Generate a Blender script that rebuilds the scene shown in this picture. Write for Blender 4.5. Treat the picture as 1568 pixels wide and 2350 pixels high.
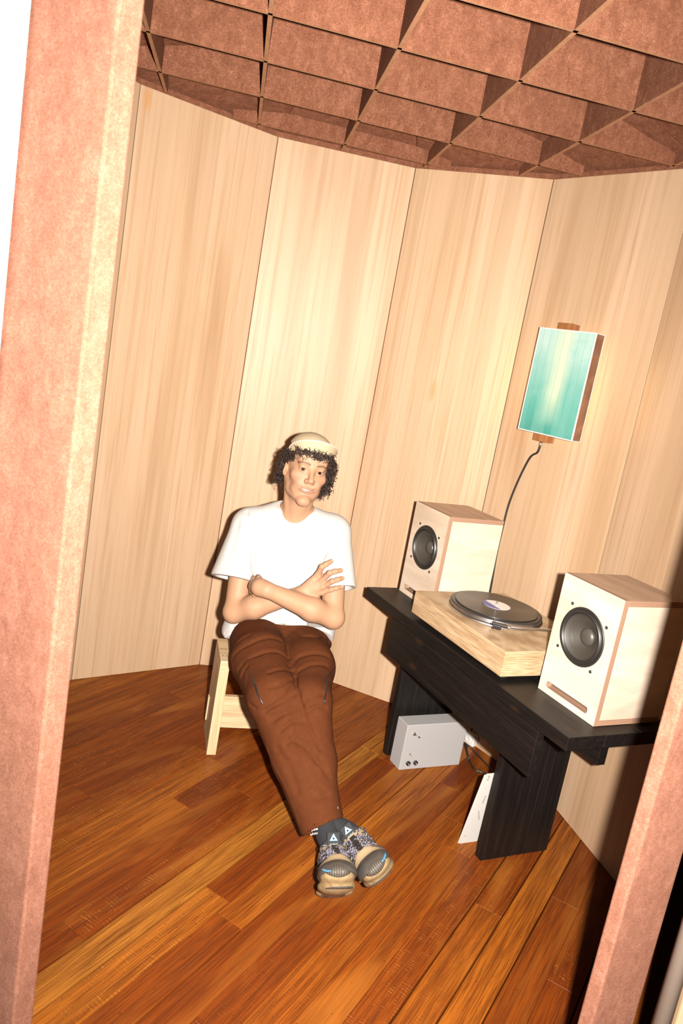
import bpy, bmesh, math, random
import numpy as np
from mathutils import Vector, Matrix

for o in list(bpy.data.objects):
    bpy.data.objects.remove(o)
sc = bpy.context.scene
COL = sc.collection
rng = random.Random(7)

# ---------------------------------------------------------------- camera
FPX, ROLL, PITCH = 1711.7945, 0.1817, 0.1842
OX, OY = 39.69, -30.27
CAMH = 1.562
CEIL = 2.401
cp_, sp_ = math.cos(PITCH), math.sin(PITCH)
cF = np.array([0, cp_, -sp_]); _R = np.array([1., 0, 0]); _U = np.array([0, sp_, cp_])
cR = math.cos(ROLL) * _R + math.sin(ROLL) * _U
cU = -math.sin(ROLL) * _R + math.cos(ROLL) * _U
CAM = np.array([0, 0, CAMH])
cd = bpy.data.cameras.new('camera'); co = bpy.data.objects.new('camera', cd); COL.objects.link(co)
m = Matrix.Identity(4)
for i in range(3):
    m[i][0], m[i][1], m[i][2], m[i][3] = cR[i], cU[i], -cF[i], CAM[i]
co.matrix_world = m
cd.sensor_fit = 'VERTICAL'; cd.sensor_height = 36; cd.sensor_width = 24
cd.lens = FPX / 2350 * 36
cd.shift_x = -OX / 2350; cd.shift_y = OY / 2350
cd.clip_start = 0.02
cd.dof.use_dof = True; cd.dof.focus_distance = 2.8; cd.dof.aperture_fstop = 6.3
sc.camera = co

def ray(u, v):
    return cF + cR * (u - 784 - OX) / FPX - cU * (v - 1175 - OY) / FPX
def at(u, v, y):                 # point seen at a pixel of the photograph, at depth y
    d = ray(u, v); return CAM + d * (y / d[1])
def atz(u, v, z=0.):             # ... on a horizontal plane
    d = ray(u, v); return CAM + d * ((z - CAMH) / d[2])

# ---------------------------------------------------------------- world, flash, exposure
w = bpy.data.worlds.new('world'); sc.world = w; w.use_nodes = True
w.node_tree.nodes['Background'].inputs[0].default_value = (1.0, 0.85, 0.7, 1)
w.node_tree.nodes['Background'].inputs[1].default_value = 0.006
fl_ = bpy.data.lights.new('camera_flash', 'SPOT')
fl_.energy = 1350; fl_.spot_size = math.radians(150); fl_.spot_blend = 1.0
fl_.shadow_soft_size = 0.022; fl_.color = (1.0, 0.925, 0.84)
flo = bpy.data.objects.new('camera_flash', fl_); COL.objects.link(flo)
_aim = ray(750, 1130); _aim = _aim / np.linalg.norm(_aim); _ax = np.cross(_aim, cU); _ax /= np.linalg.norm(_ax); _ay = np.cross(_ax, _aim)
_fp = CAM + 0.115 * cR + 0.012 * cU
m = Matrix.Identity(4)
for i in range(3):
    m[i][0], m[i][1], m[i][2], m[i][3] = _ax[i], _ay[i], -_aim[i], _fp[i]
flo.matrix_world = m; flo.scale = (.45, 1, 1)     # the head's wide axis is upright: the camera is held in portrait
vs = sc.view_settings
vs.view_transform = 'Standard'; vs.look = 'None'; vs.exposure = 0.0; vs.gamma = 1.0; vs.use_curve_mapping = False

# ---------------------------------------------------------------- node helpers
class NT:
    def __init__(s, name):
        s.m = bpy.data.materials.new(name); s.m.use_nodes = True
        s.t = s.m.node_tree; s.t.nodes.clear()
        s.out = s.t.nodes.new('ShaderNodeOutputMaterial')
        s.b = s.t.nodes.new('ShaderNodeBsdfPrincipled')
        s.t.links.new(s.b.outputs[0], s.out.inputs[0])
    def n(s, typ, ins=None, **kw):
        nd = s.t.nodes.new('ShaderNode' + typ)
        for k, v in kw.items(): setattr(nd, k, v)
        for k, v in (ins or {}).items():
            s.set(nd.inputs[k], v)
        return nd
    def set(s, sock, v):
        if isinstance(v, bpy.types.NodeSocket): s.t.links.new(v, sock)
        elif isinstance(v, bpy.types.Node): s.t.links.new(v.outputs[0], sock)
        else:
            if hasattr(sock.default_value, '__len__') and len(sock.default_value) == 4 and len(v) == 3: v = (*v, 1)
            sock.default_value = v
    def B(s, **kw):
        nm = dict(color='Base Color', rough='Roughness', spec='Specular IOR Level', metal='Metallic', normal='Normal', coat='Coat Weight', coatr='Coat Roughness', sub='Subsurface Weight', subr='Subsurface Radius', subs='Subsurface Scale', emc='Emission Color', ems='Emission Strength', sheen='Sheen Weight', sheenr='Sheen Roughness', alpha='Alpha', trans='Transmission Weight')
        for k, v in kw.items(): s.set(s.b.inputs[nm[k]], v)
        return s
    def lc(s, off=True, k=7.3):
        a = s.n('Attribute', attribute_name='lc').outputs['Vector']
        if not off: return a
        r = s.n('ObjectInfo').outputs['Random']
        c = s.n('CombineXYZ', {0: s.math('MULTIPLY', r, k), 1: s.math('MULTIPLY', r, k * 1.7), 2: s.math('MULTIPLY', r, k * 2.3)})
        return s.n('VectorMath', {0: a, 1: c.outputs[0]}).outputs[0]
    def rnd(s): return s.n('ObjectInfo').outputs['Random']
    def math(s, op, a, b=0.0, c=0.0, clamp=False):
        nd = s.t.nodes.new('ShaderNodeMath'); nd.operation = op; nd.use_clamp = clamp
        s.set(nd.inputs[0], a); s.set(nd.inputs[1], b)
        if op in ('MULTIPLY_ADD', 'COMPARE', 'SMOOTH_MIN'): s.set(nd.inputs[2], c)
        return nd.outputs[0]
    def scale(s, v, sc3):
        return s.n('Mapping', {'Vector': v, 'Scale': sc3}).outputs[0]
    def noise(s, v, scale=5., detail=4., rough=.55, dist=0., sc3=None):
        if sc3: v = s.scale(v, sc3)
        return s.n('TexNoise', {'Vector': v, 'Scale': scale, 'Detail': detail, 'Roughness': rough, 'Distortion': dist}).outputs[0]
    def ramp(s, f, stops, interp='LINEAR'):
        nd = s.t.nodes.new('ShaderNodeValToRGB'); cr = nd.color_ramp; cr.interpolation = interp
        while len(cr.elements) < len(stops): cr.elements.new(.5)
        for e, (p, c) in zip(cr.elements, stops):
            e.position = p; e.color = (*c, 1) if len(c) == 3 else c
        s.set(nd.inputs[0], f); return nd.outputs[0]
    def mix(s, f, a, b, mode='MIX'):
        nd = s.t.nodes.new('ShaderNodeMix'); nd.data_type = 'RGBA'; nd.blend_type = mode
        s.set(nd.inputs[0], f); s.set(nd.inputs[6], a); s.set(nd.inputs[7], b); return nd.outputs[2]
    def xyz(s, v):
        nd = s.n('SeparateXYZ', {0: v}); return nd.outputs
    def bump(s, hgt, strength=.3, dist=.002):
        return s.n('Bump', {'Height': hgt, 'Strength': strength, 'Distance': dist}).outputs[0]

def simple(name, col, rough=.5, **kw):
    t = NT(name); t.B(color=col, rough=rough, **kw); return t.m

# ---------------------------------------------------------------- materials
M = {}
def mk_laminate():
    t = NT('laminate'); v = t.lc(True, 11.); x, y, z = t.xyz(v)[:3]
    strip = t.n('TexWhiteNoise', {'W': t.math('FLOOR', t.math('MULTIPLY', x, 9.5))}, noise_dimensions='1D').outputs[0]
    broad = t.noise(v, 1., 3., .5, .6, (7., 7., .55))
    fine = t.noise(v, 1., 5., .65, .3, (70., 70., 1.3))
    hair = t.noise(v, 1., 3., .6, 0., (260., 260., 5.))
    c = t.ramp(broad, [(.25, (.285, .172, .098)), (.45, (.385, .262, .166)), (.62, (.42, .295, .198)), (.80, (.40, .265, .182))])
    c = t.mix(t.ramp(fine, [(.34, (.60,) * 3), (.52, (0,) * 3)]), c, (.27, .160, .082))
    c = t.mix(t.math('MULTIPLY', strip, .45), c, (.30, .200, .116))
    c = t.mix(t.math('MULTIPLY', hair, .26), c, (.28, .180, .100))
    kn = t.n('TexVoronoi', {'Vector': t.scale(v, (3.2, 3.2, 1.1)), 'Scale': 1.2, 'Randomness': 1.}, feature='F1').outputs[0]
    kn2 = t.ramp(kn, [(.02, (.75,) * 3), (.085, (0,) * 3)])
    c = t.mix(kn2, c, (.36, .18, .07))
    t.B(color=c, rough=.46, spec=.22, normal=t.bump(fine, .06, .001)); return t.m
M['laminate'] = mk_laminate()
def mk_felt(name, dark, mid, light, sc_=1.):
    t = NT(name); v = t.lc(True, 5.)
    n1 = t.noise(v, 420 * sc_, 3., .7); n2 = t.noise(v, 34 * sc_, 3., .6, .5, (1., 1., .55)); n3 = t.noise(v, 130 * sc_, 3., .65, 1.2)
    f = t.math('ADD', t.math('MULTIPLY', n1, .50), t.math('ADD', t.math('MULTIPLY', n2, .22), t.math('MULTIPLY', n3, .28)))
    c = t.ramp(f, [(.36, dark), (.50, mid), (.64, light)])
    t.B(color=c, rough=.95, spec=.1, normal=t.bump(n1, .35, .001)); return t.m
M['felt'] = mk_felt('brown_felt', (.070, .026, .013), (.135, .052, .029), (.25, .115, .070))
M['felt_edge'] = mk_felt('felt_cut_edge', (.20, .095, .048), (.28, .140, .075), (.36, .20, .12))
M['felt_jamb'] = mk_felt('brown_felt_frame', (.10, .041, .026), (.165, .070, .045), (.25, .123, .086), 1.15)
def mk_floor(name, cols):
    t = NT(name); v = t.lc(True, 23.); r = t.rnd()
    grain = t.noise(v, 1., 5., .62, .4, (1.6, 55., 55.))
    fine = t.noise(v, 1., 4., .65, .2, (7., 330., 330.))
    broad = t.noise(v, 1., 3., .5, .8, (1.6, 9., 9.))
    base = t.ramp(r, cols)
    c = t.mix(t.ramp(grain, [(.38, (.55,) * 3), (.58, (0,) * 3)]), base, (.070, .016, .004))
    c = t.mix(t.ramp(fine, [(.42, (.62,) * 3), (.56, (0,) * 3)]), c, (.045, .010, .003))
    c = t.mix(t.ramp(broad, [(.50, (0,) * 3), (.72, (.42,) * 3)]), c, (.30, .105, .016))
    # medullary flecks, short pale curls across the grain
    fv = t.n('TexWave', {'Vector': t.scale(v, (1., .35, 1.)), 'Scale': 30., 'Distortion': 6., 'Detail': 2., 'Detail Scale': 1.2}, wave_type='BANDS', bands_direction='X').outputs[0]
    msk = t.noise(v, 1., 4., .7, .3, (22., 60., 60.))
    fm = t.math('MULTIPLY', t.ramp(fv, [(.86, (0,) * 3), (.96, (1,) * 3)]), t.ramp(msk, [(.50, (0,) * 3), (.64, (.30,) * 3)]))
    fm = t.math('MULTIPLY', fm, t.ramp(t.n('TexWhiteNoise', {'W': t.math('MULTIPLY', r, 91.7)}, noise_dimensions='1D').outputs[0], [(.35, (0,) * 3), (.6, (1,) * 3)]))
    c = t.mix(fm, c, (.46, .20, .045))
    dirt = t.noise(v, 90., 2., .6)
    c = t.mix(t.ramp(dirt, [(.70, (0,) * 3), (.76, (.7,) * 3)]), c, (.02, .007, .003))
    rr = t.math('ADD', t.math('MULTIPLY', t.noise(v, 8., 3.), .22), .26)
    t.B(color=c, rough=rr, spec=.12, normal=t.bump(t.math('ADD', fine, grain), .10, .001)); return t.m
M['floor'] = mk_floor('oak_floor_plank', [(.0, (.115, .022, .003)), (.30, (.150, .032, .004)), (.60, (.185, .045, .005)), (.85, (.235, .066, .007)), (1., (.28, .088, .010))])
M['floor_light'] = mk_floor('oak_floor_plank_pale', [(.0, (.25, .092, .013)), (1., (.28, .104, .016))])
M['gap'] = simple('floor_gap_dirt', (.008, .005, .003), .9)
def mk_black():
    t = NT('black_stained_wood'); v = t.lc(True, 5.)
    g = t.noise(v, 1., 5., .65, .4, (3., 45., 45.)); g2 = t.noise(v, 1., 4., .6, 0., (5., 220., 220.))
    c = t.ramp(g, [(.35, (.0018, .0015, .0015)), (.55, (.0045, .0033, .0027)), (.75, (.010, .006, .004))])
    c = t.mix(t.ramp(g2, [(.55, (0,) * 3), (.75, (.5,) * 3)]), c, (.014, .009, .006))
    kn = t.n('TexVoronoi', {'Vector': t.scale(v, (2.6, 7., 7.)), 'Scale': 1.1}, feature='F1').outputs[0]
    c = t.mix(t.ramp(kn, [(.04, (.4,) * 3), (.11, (0,) * 3)]), c, (.045, .015, .005))
    t.B(color=c, rough=t.math('ADD', t.math('MULTIPLY', g2, .22), .36), spec=.40, normal=t.bump(g2, .25, .001)); return t.m
M['black'] = mk_black()
def mk_wood(name, a, b, c3, sc3=(2., 40., 40.), rough=.5, fine=.35, finecol=None):
    t = NT(name); v = t.lc(True, 5.)
    g = t.noise(v, 1., 4., .55, .7, sc3); g2 = t.noise(v, 1., 4., .6, 0., tuple(q * 5 for q in sc3))
    c = t.ramp(g, [(.3, a), (.5, b), (.7, c3)])
    c = t.mix(t.math('MULTIPLY', t.ramp(g2, [(.40, (1,) * 3), (.58, (0,) * 3)]), fine), c, finecol or tuple(q * .55 for q in a))
    t.B(color=c, rough=rough, spec=.35, normal=t.bump(g2, .12, .001)); return t.m
M['birch'] = mk_wood('birch_ply_face', (.40, .31, .235), (.46, .375, .295), (.50, .42, .345), (2., 2., 9.), .45, .12)
M['birch_top'] = mk_wood('birch_ply_top', (.32, .20, .13), (.40, .265, .18), (.46, .32, .22), (1.5, 14., 14.), .5, .25)
M['pine'] = mk_wood('pine_stool', (.34, .225, .12), (.42, .305, .18), (.47, .36, .225), (30., 30., 1.6), .5, .25)
M['oak'] = mk_wood('oak_plinth', (.29, .19, .105), (.37, .26, .155), (.42, .305, .19), (3., 1.8, 60.), .45, .7, (.19, .105, .045))
M['walnut'] = mk_wood('walnut_bracket', (.16, .06, .02), (.23, .09, .03), (.30, .13, .05), (30., 30., 3.), .45, .4)
def mk_plyedge(name, axis):
    t = NT(name); v = t.lc(False); q = t.xyz(v)[axis]
    w_ = t.n('TexWave', {'Vector': t.n('CombineXYZ', {0: q}).outputs[0], 'Scale': 62., 'Distortion': 1.2, 'Detail': 2.}, wave_type='BANDS', bands_direction='X').outputs[0]
    n = t.noise(v, 140., 3., .6)
    c = t.mix(w_, (.17, .085, .050), (.34, .215, .145)); c = t.mix(t.math('MULTIPLY', n, .3), c, (.17, .085, .05))
    t.B(color=c, rough=.6); return t.m
M['ply_x'] = mk_plyedge('ply_edge_x', 0); M['ply_y'] = mk_plyedge('ply_edge_y', 1); M['ply_z'] = mk_plyedge('ply_edge_z', 2)
def mk_box_metal():
    t = NT('grey_hammered_enamel'); v = t.lc(False); n = t.noise(v, 420., 2., .5)
    t.B(color=t.mix(n, (.22, .215, .215), (.29, .285, .285)), rough=.5, spec=.5, normal=t.bump(n, .25, .001)); return t.m
M['grey_box'] = mk_box_metal()
M['chrome'] = simple('chrome', (.75, .72, .68), .18, metal=1.)
M['silver'] = simple('brushed_aluminium', (.70, .68, .66), .32, metal=1.)
M['rubber'] = simple('black_rubber', (.012, .011, .010), .45)
M['blackplastic'] = simple('black_plastic', (.010, .010, .011), .35)
M['dark'] = simple('dark_hollow', (.006, .005, .005), .8)
M['white_plastic'] = simple('white_plastic', (.46, .45, .44), .4)
M['white_paint'] = simple('white_paint', (.85, .85, .88), .5)
M['pipe_paint'] = simple('worn_pipe_paint', (.17, .135, .11), .45)
M['paper'] = simple('white_paper', (.40, .385, .365), .7)
M['ink'] = simple('grey_ink', (.10, .09, .09), .7)
M['cable'] = simple('black_cable', (.010, .009, .009), .4)

# ---------------------------------------------------------------- mesh helpers
def mesh_obj(name, verts, faces, mat, parent=None, lc=None, smooth=False, mats=None, fmat=None):
    me = bpy.data.meshes.new(name)
    V = np.asarray(verts, np.float64)
    if parent is not None: V = V - np.array(wpos(parent))
    me.from_pydata(V.tolist(), [], [list(map(int, f)) for f in faces] if not isinstance(faces, np.ndarray) else faces.tolist())
    L = np.asarray(lc if lc is not None else verts, np.float32)
    a = me.attributes.new('lc', 'FLOAT_VECTOR', 'POINT'); a.data.foreach_set('vector', L.ravel())
    for q in (mats or [mat]): me.materials.append(q)
    if fmat is not None: me.polygons.foreach_set('material_index', np.asarray(fmat, np.int32))
    if smooth: me.polygons.foreach_set('use_smooth', np.ones(len(me.polygons), bool))
    me.update()
    o = bpy.data.objects.new(name, me); COL.objects.link(o)
    if parent is not None: o.parent = parent
    return o
_wp = {}
def wpos(o):
    p = Vector((0, 0, 0))
    while o is not None: p += o.location; o = o.parent
    return p
def tag(o, label=None, cat=None, group=None, kind=None):
    if label: o['label'] = label
    if cat: o['category'] = cat
    if group: o['group'] = group
    if kind: o['kind'] = kind
    return o
def thing(name, loc, label=None, cat=None, group=None, kind=None):
    o = bpy.data.objects.new(name, None); COL.objects.link(o); o.location = Vector(loc); o.empty_display_size = .05
    return tag(o, label, cat, group, kind)
def bm_data(bm):
    bm.normal_update()
    bm.verts.index_update()
    return np.array([v.co[:] for v in bm.verts]), [[v.index for v in f.verts] for f in bm.faces]
def boxd(lo, hi, bevel=0., seg=2):
    bm = bmesh.new(); bmesh.ops.create_cube(bm, size=1)
    lo, hi = np.array(lo, float), np.array(hi, float)
    for v in bm.verts: v.co = Vector((np.array(v.co) + .5) * (hi - lo) + lo)
    if bevel: bmesh.ops.bevel(bm, geom=list(bm.edges), offset=bevel, segments=seg, affect='EDGES', profile=.5)
    d = bm_data(bm); bm.free(); return d
def prism(poly, z0, z1, bevel=0.):
    bm = bmesh.new(); vs_ = [bm.verts.new((p[0], p[1], z0)) for p in poly]
    f = bm.faces.new(vs_); r = bmesh.ops.extrude_face_region(bm, geom=[f])
    for v in r['geom']:
        if isinstance(v, bmesh.types.BMVert): v.co.z = z1
    bmesh.ops.recalc_face_normals(bm, faces=bm.faces)
    if bevel: bmesh.ops.bevel(bm, geom=list(bm.edges), offset=bevel, segments=2, affect='EDGES', profile=.5)
    d = bm_data(bm); bm.free(); return d
def lathe(prof, n=48, close=True):
    V, Fc = [], []
    for k in range(n):
        a = 2 * math.pi * k / n
        for r, z in prof: V.append((r * math.cos(a), r * math.sin(a), z))
    mm = len(prof)
    for k in range(n):
        for j in range(mm - 1):
            a, b = k * mm + j, ((k + 1) % n) * mm + j
            Fc.append((a, b, b + 1, a + 1))
    return np.array(V), Fc
def tube(path, rad, n=10, caps=True):
    P = np.array(path, float); Rr = np.broadcast_to(np.asarray(rad, float), (len(P),))
    V, Fc = [], []; T = np.gradient(P, axis=0); T /= np.linalg.norm(T, axis=1)[:, None] + 1e-12
    up = np.array([0, 0, 1.]) if abs(T[0][2]) < .9 else np.array([1., 0, 0]); nrm = np.cross(T[0], up); nrm /= np.linalg.norm(nrm)
    for k in range(len(P)):
        nrm = nrm - T[k] * (nrm @ T[k]); nrm /= np.linalg.norm(nrm) + 1e-12; bn = np.cross(T[k], nrm)
        for j in range(n):
            a = 2 * math.pi * j / n; V.append(P[k] + Rr[k] * (math.cos(a) * nrm + math.sin(a) * bn))
    for k in range(len(P) - 1):
        for j in range(n):
            a, b = k * n + j, k * n + (j + 1) % n; Fc.append((a, b, b + n, a + n))
    if caps: Fc.append(tuple(range(n))[::-1]); Fc.append(tuple((len(P) - 1) * n + j for j in range(n)))
    return np.array(V), Fc
def spline(pts, n=8):
    P = np.array(pts, float); Q = np.vstack([2 * P[0] - P[1], P, 2 * P[-1] - P[-2]]); out = []
    for k in range(1, len(Q) - 2):
        for j in range(n):
            t = j / n; a, b, c, d = Q[k - 1], Q[k], Q[k + 1], Q[k + 2]
            out.append(.5 * ((2 * b) + (c - a) * t + (2 * a - 5 * b + 4 * c - d) * t * t + (3 * b - a - 3 * c + d) * t ** 3))
    out.append(P[-1]); return np.array(out)
def join(parts):
    V, Fc, o = [], [], 0
    for v, f in parts:
        V.append(np.asarray(v)); Fc += [tuple(i + o for i in q) for q in f]; o += len(v)
    return np.vstack(V), Fc
class Frame:                     # local axes -> world (columns ex, ey, ez at o)
    def __init__(s, o, ex, ey, ez=(0, 0, 1)):
        s.o = np.array(o, float); s.m = np.array([ex, ey, ez], float)
    def __call__(s, v): return s.o + np.asarray(v, float) @ s.m
def part(name, data, mat, parent, fr=None, smooth=False, lc=None, **kw):
    v, f = data
    return mesh_obj(name, fr(v) if fr else v, f, mat, parent, lc if lc is not None else v, smooth, **kw)

# ---------------------------------------------------------------- floor planks
PA = math.radians(61.0); pe = np.array([math.cos(PA), math.sin(PA), 0]); pn = np.array([-math.sin(PA), math.cos(PA), 0])
v, f = boxd((-2.6, -.6, -.06), (2.4, 4.2, -.0215))
floor = mesh_obj('floor', v, f, M['gap']); tag(floor, kind='structure')
PW = .0915
hand = {}                        # joints that can be read off the photograph: row -> along-plank positions
rows = range(-14, 32); OPEN = {-9, -5, -2, 0, 1, 2, 7, 9, 10, 14, 21, 25}
def plank(row, s0, s1, mat, z=0.):
    w0 = .308 + PW * row; g0 = .0021 if row in OPEN else .0003; g1 = .0021 if row + 1 in OPEN else .0003
    V, Fc = boxd((s0 + .0006, w0 + g0, -.02), (s1 - .0006, w0 + PW - g1, 0.), .0008, 1)
    o = part('plank', (V, Fc), mat, floor, Frame((0, 0, z), pe, pn))
fixed = {1: [None], 0: [None]}
for row in rows:
    wc = .308 + PW * (row + .5)
    # extent of the row inside the floor rectangle
    lo, hi = -9, 9
    for ax, (a, b) in enumerate(((-2.5, 2.3), (-.5, 4.1))):
        d_, p_ = pe[ax], (pn * wc)[ax]; t0, t1 = sorted(((a - p_) / d_, (b - p_) / d_)); lo, hi = max(lo, t0), min(hi, t1)
    if hi - lo < .3: continue
    cuts = [lo]; q = lo + rng.uniform(.4, 1.6)
    while q < hi - .35: cuts.append(q); q += rng.uniform(.8, 1.9)
    cuts.append(hi)
    for a, b in zip(cuts[:-1], cuts[1:]):
        plank(row, a, b, M['floor_light'] if row == 9 else M['floor'], rng.uniform(-.0006, .0003))

# ---------------------------------------------------------------- wall panels
Cx, Cy, RR, A0 = -.1384, 2.2927, 1.1591, 2.5127
def vert(k): a = A0 - math.pi / 6 * k; return np.array([Cx + RR * math.cos(a), Cy + RR * math.sin(a)])
W = {k: vert(k) for k in range(-3, 4)}
W[4] = np.array([.942, 2.757]); W[5] = np.array([1.118, 2.183]); W[6] = np.array([.905, 1.775]); W[7] = np.array([.668, 1.325]); W[-4] = np.array([-.50, 1.195])
def wall_panel(k, parent, gap=.0016):
    a, b = W[k], W[k + 1]; L = np.linalg.norm(b - a); ex = np.array([*(b - a) / L, 0]); ey = np.array([-ex[1], ex[0], 0])  # ey points outwards
    V, Fc = boxd((gap, 0, .001), (L - gap, .018, CEIL - .001), .0008, 1)
    part('panel', (V, Fc), M['laminate'], parent, Frame((*a, 0), ex, ey))
def wall(name, ks):
    P = [W[k] for k in ks] + [W[ks[-1] + 1]]
    V, Fc = [], []
    for i, p in enumerate(P):
        d = p - np.array([Cx, Cy]); d /= np.linalg.norm(d)
        for off in (.0195, .055):
            for z in (0, CEIL + .03): V.append((*(p + d * off), z))
    for i in range(len(P) - 1):
        a = 4 * i; b = a + 4
        Fc += [(a, b, b + 1, a + 1), (a + 2, a + 3, b + 3, b + 2), (a + 1, b + 1, b + 3, a + 3), (a, a + 2, b + 2, b)]
    Fc += [(0, 1, 3, 2), (4 * (len(P) - 1), 4 * (len(P) - 1) + 2, 4 * (len(P) - 1) + 3, 4 * (len(P) - 1) + 1)]
    o = mesh_obj(name, V, Fc, M['felt']); tag(o, kind='structure')
    for k in ks: wall_panel(k, o)
wall('wall_left', [-4, -3, -2, -1]); wall('wall_back', [0, 1, 2]); wall('wall_right', [3, 4, 5, 6])

# ---------------------------------------------------------------- ceiling lattice of felt boards under a shallow pitched roof
GP, GT = .35702, .1937
gx, gy = -1.1056 * GP, 5.0995 * GP
ga = np.array([math.cos(GT), math.sin(GT)]); gb = np.array([-math.sin(GT), math.cos(GT)])
poly = [W[k] for k in range(-4, 8)]
def inside(p):
    r = False; n = len(poly); j = n - 1
    for i in range(n):
        a, b = poly[i], poly[j]
        if (a[1] > p[1]) != (b[1] > p[1]) and p[0] < (b[0] - a[0]) * (p[1] - a[1]) / (b[1] - a[1]) + a[0]: r = not r
        j = i
    return r
def inset(p):
    return RR * math.cos(math.pi / 12) - max(float(np.dot(np.array(p) - (Cx, Cy), (math.cos(A0 + math.pi / 12 - math.pi / 6 * k), math.sin(A0 + math.pi / 12 - math.pi / 6 * k)))) for k in range(12))
roofh = lambda p: .03 + .30 * max(inset(p), -.02)
V = [(Cx, Cy, CEIL + .03 + .3 * RR * math.cos(math.pi / 12) + .03)]
cen = np.array([Cx, Cy, CEIL + .03 + .30 * RR * math.cos(math.pi / 12)])
ring = [np.array([*( (np.array([Cx, Cy]) + (vert(k) - (Cx, Cy)) * 1.05)), CEIL + .03 - .30 * .056]) for k in range(12)]
vv = [cen + (0, 0, .016)] + [r + (0, 0, .016) for r in ring]
ceiling = mesh_obj('ceiling', vv, [(0, 1 + (k + 1) % 12, 1 + k) for k in range(12)], M['felt']); tag(ceiling, kind='structure')
for k in range(12):              # twelve wedge-shaped roof panels with open joints
    a, b, c = cen, ring[k], ring[(k + 1) % 12]
    cc = (a + b + c) / 3; sh = lambda p: p + (cc - p) / np.linalg.norm(cc - p) * .004
    t_ = [sh(a), sh(b), sh(c)]; t2 = [p + np.array([0, 0, .012]) for p in t_]
    mesh_obj('roof_panel', t_ + t2, [(0, 2, 1), (3, 4, 5), (0, 1, 4, 3), (1, 2, 5, 4), (2, 0, 3, 5)], M['felt'], ceiling)
TH = .0062
def slat(org, d, n_):
    ts = np.linspace(-1.6, 1.6, 321); ok = [t for t in ts if inset(org + d * t) > .008]
    if len(ok) < 12: return
    t0, t1 = ok[0], ok[-1]; ts = np.linspace(t0, t1, 41)
    V, Fc, lc = [], [], []
    for t in ts:
        p = org + d * t; hgt = roofh(p)
        for sgn in (-1, 1):
            q = p + n_ * TH * sgn
            for z in (0, hgt): V.append((q[0], q[1], CEIL + .0005 + z)); lc.append((t, sgn * TH, z))
    for i in range(len(ts) - 1):
        a = 4 * i; b = a + 4
        Fc += [(a, b, b + 1, a + 1), (a + 2, a + 3, b + 3, b + 2), (a + 1, b + 1, b + 3, a + 3), (a, a + 2, b + 2, b)]
    n4 = 4 * (len(ts) - 1); Fc += [(0, 1, 3, 2), (n4, n4 + 2, n4 + 3, n4 + 1)]
    fm_ = [1 if i % 4 == 3 and i < 4 * (len(ts) - 1) else 0 for i in range(len(Fc))]
    mesh_obj('slat', V, Fc, None, ceiling, lc, mats=[M['felt'], M['felt_edge']], fmat=fm_)
for i in range(-3, 5): slat(np.array([gx, gy]) + gb * GP * i + ga * GP * .9, ga, gb)
for j in range(-3, 5): slat(np.array([gx, gy]) + ga * GP * j + gb * GP * 1.2, gb, ga)

# ---------------------------------------------------------------- opening: felt-clad posts and what stands outside
def jamb(name, pts, shift, hgt=2.62):
    V, Fc = prism(pts, 0, hgt, .004)
    V = V.copy(); V[:, 0] += shift * (V[:, 2] - 1.2)
    o = mesh_obj(name, V, Fc, M['felt_jamb'], lc=V); tag(o, kind='structure'); return o
jamb('trim_1', [(-.4355, 1.1), (-.4154, 1.1414), (-.5853, 1.2242), (-.6054, 1.1828)], -.0050)
jamb('trim_2', [(.6135, 1.225), (.7296, 1.2948), (.714, 1.321), (.598, 1.251)], -.001)
V, Fc = boxd((-.6165, 1.128, 0), (-.592, 1.168, 2.62), .003); tag(mesh_obj('trim_3', V, Fc, M['white_paint']), kind='structure')
V, Fc = boxd((-.745, 1.132, 0), (-.6175, 1.175, 2.62), .003); tag(mesh_obj('trim_4', V, Fc, M['oak']), kind='structure')
V, Fc = boxd((.805, 1.285, 0), (.93, 1.325, 2.62), .004); tag(mesh_obj('trim_5', V, Fc, M['laminate']), kind='structure')
pp = thing('standpipe', (.756, 1.25, 0), 'vertical white painted pipe standing outside the right felt post', 'pipe')
part('tube', tube([(0, 0, 0), (0, 0, 1.3), (0, 0, 2.6)], .0165, 24), M['pipe_paint'], pp, Frame(pp.location, (1, 0, 0), (0, 1, 0)), True)
part('floor_flange', lathe([(.0165, .02), (.022, .02), (.024, .016), (.034, .006), (.034, 0)], 24), M['white_paint'], pp, Frame(pp.location, (1, 0, 0), (0, 1, 0)), True)

# ---------------------------------------------------------------- plates with holes
def circle(cx, cy, r, n=40): return [(cx + r * math.cos(2 * math.pi * k / n), cy + r * math.sin(2 * math.pi * k / n)) for k in range(n)]
def rrect(x0, y0, x1, y1, r, n=6):
    out = []
    for cx, cy, a0 in ((x1 - r, y0 + r, -90), (x1 - r, y1 - r, 0), (x0 + r, y1 - r, 90), (x0 + r, y0 + r, 180)):
        for k in range(n + 1): a = math.radians(a0 + 90 * k / n); out.append((cx + r * math.cos(a), cy + r * math.sin(a)))
    return out
def plate(outer, holes, z0, z1):
    bm = bmesh.new(); edges = []
    for lp in [outer] + holes:
        vs_ = [bm.verts.new((p[0], p[1], z0)) for p in lp]
        for i in range(len(vs_)): edges.append(bm.edges.new((vs_[i], vs_[(i + 1) % len(vs_)])))
    bmesh.ops.triangle_fill(bm, use_beauty=True, use_dissolve=False, edges=edges)
    r = bmesh.ops.extrude_face_region(bm, geom=list(bm.faces))
    for g in r['geom']:
        if isinstance(g, bmesh.types.BMVert): g.co.z = z1
    bmesh.ops.recalc_face_normals(bm, faces=bm.faces)
    d = bm_data(bm); bm.free(); return d
def perm(d, order):              # reorder local axes of (verts, faces)
    v, f = d; return np.asarray(v)[:, order], [tuple(q)[::-1] for q in f]

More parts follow.
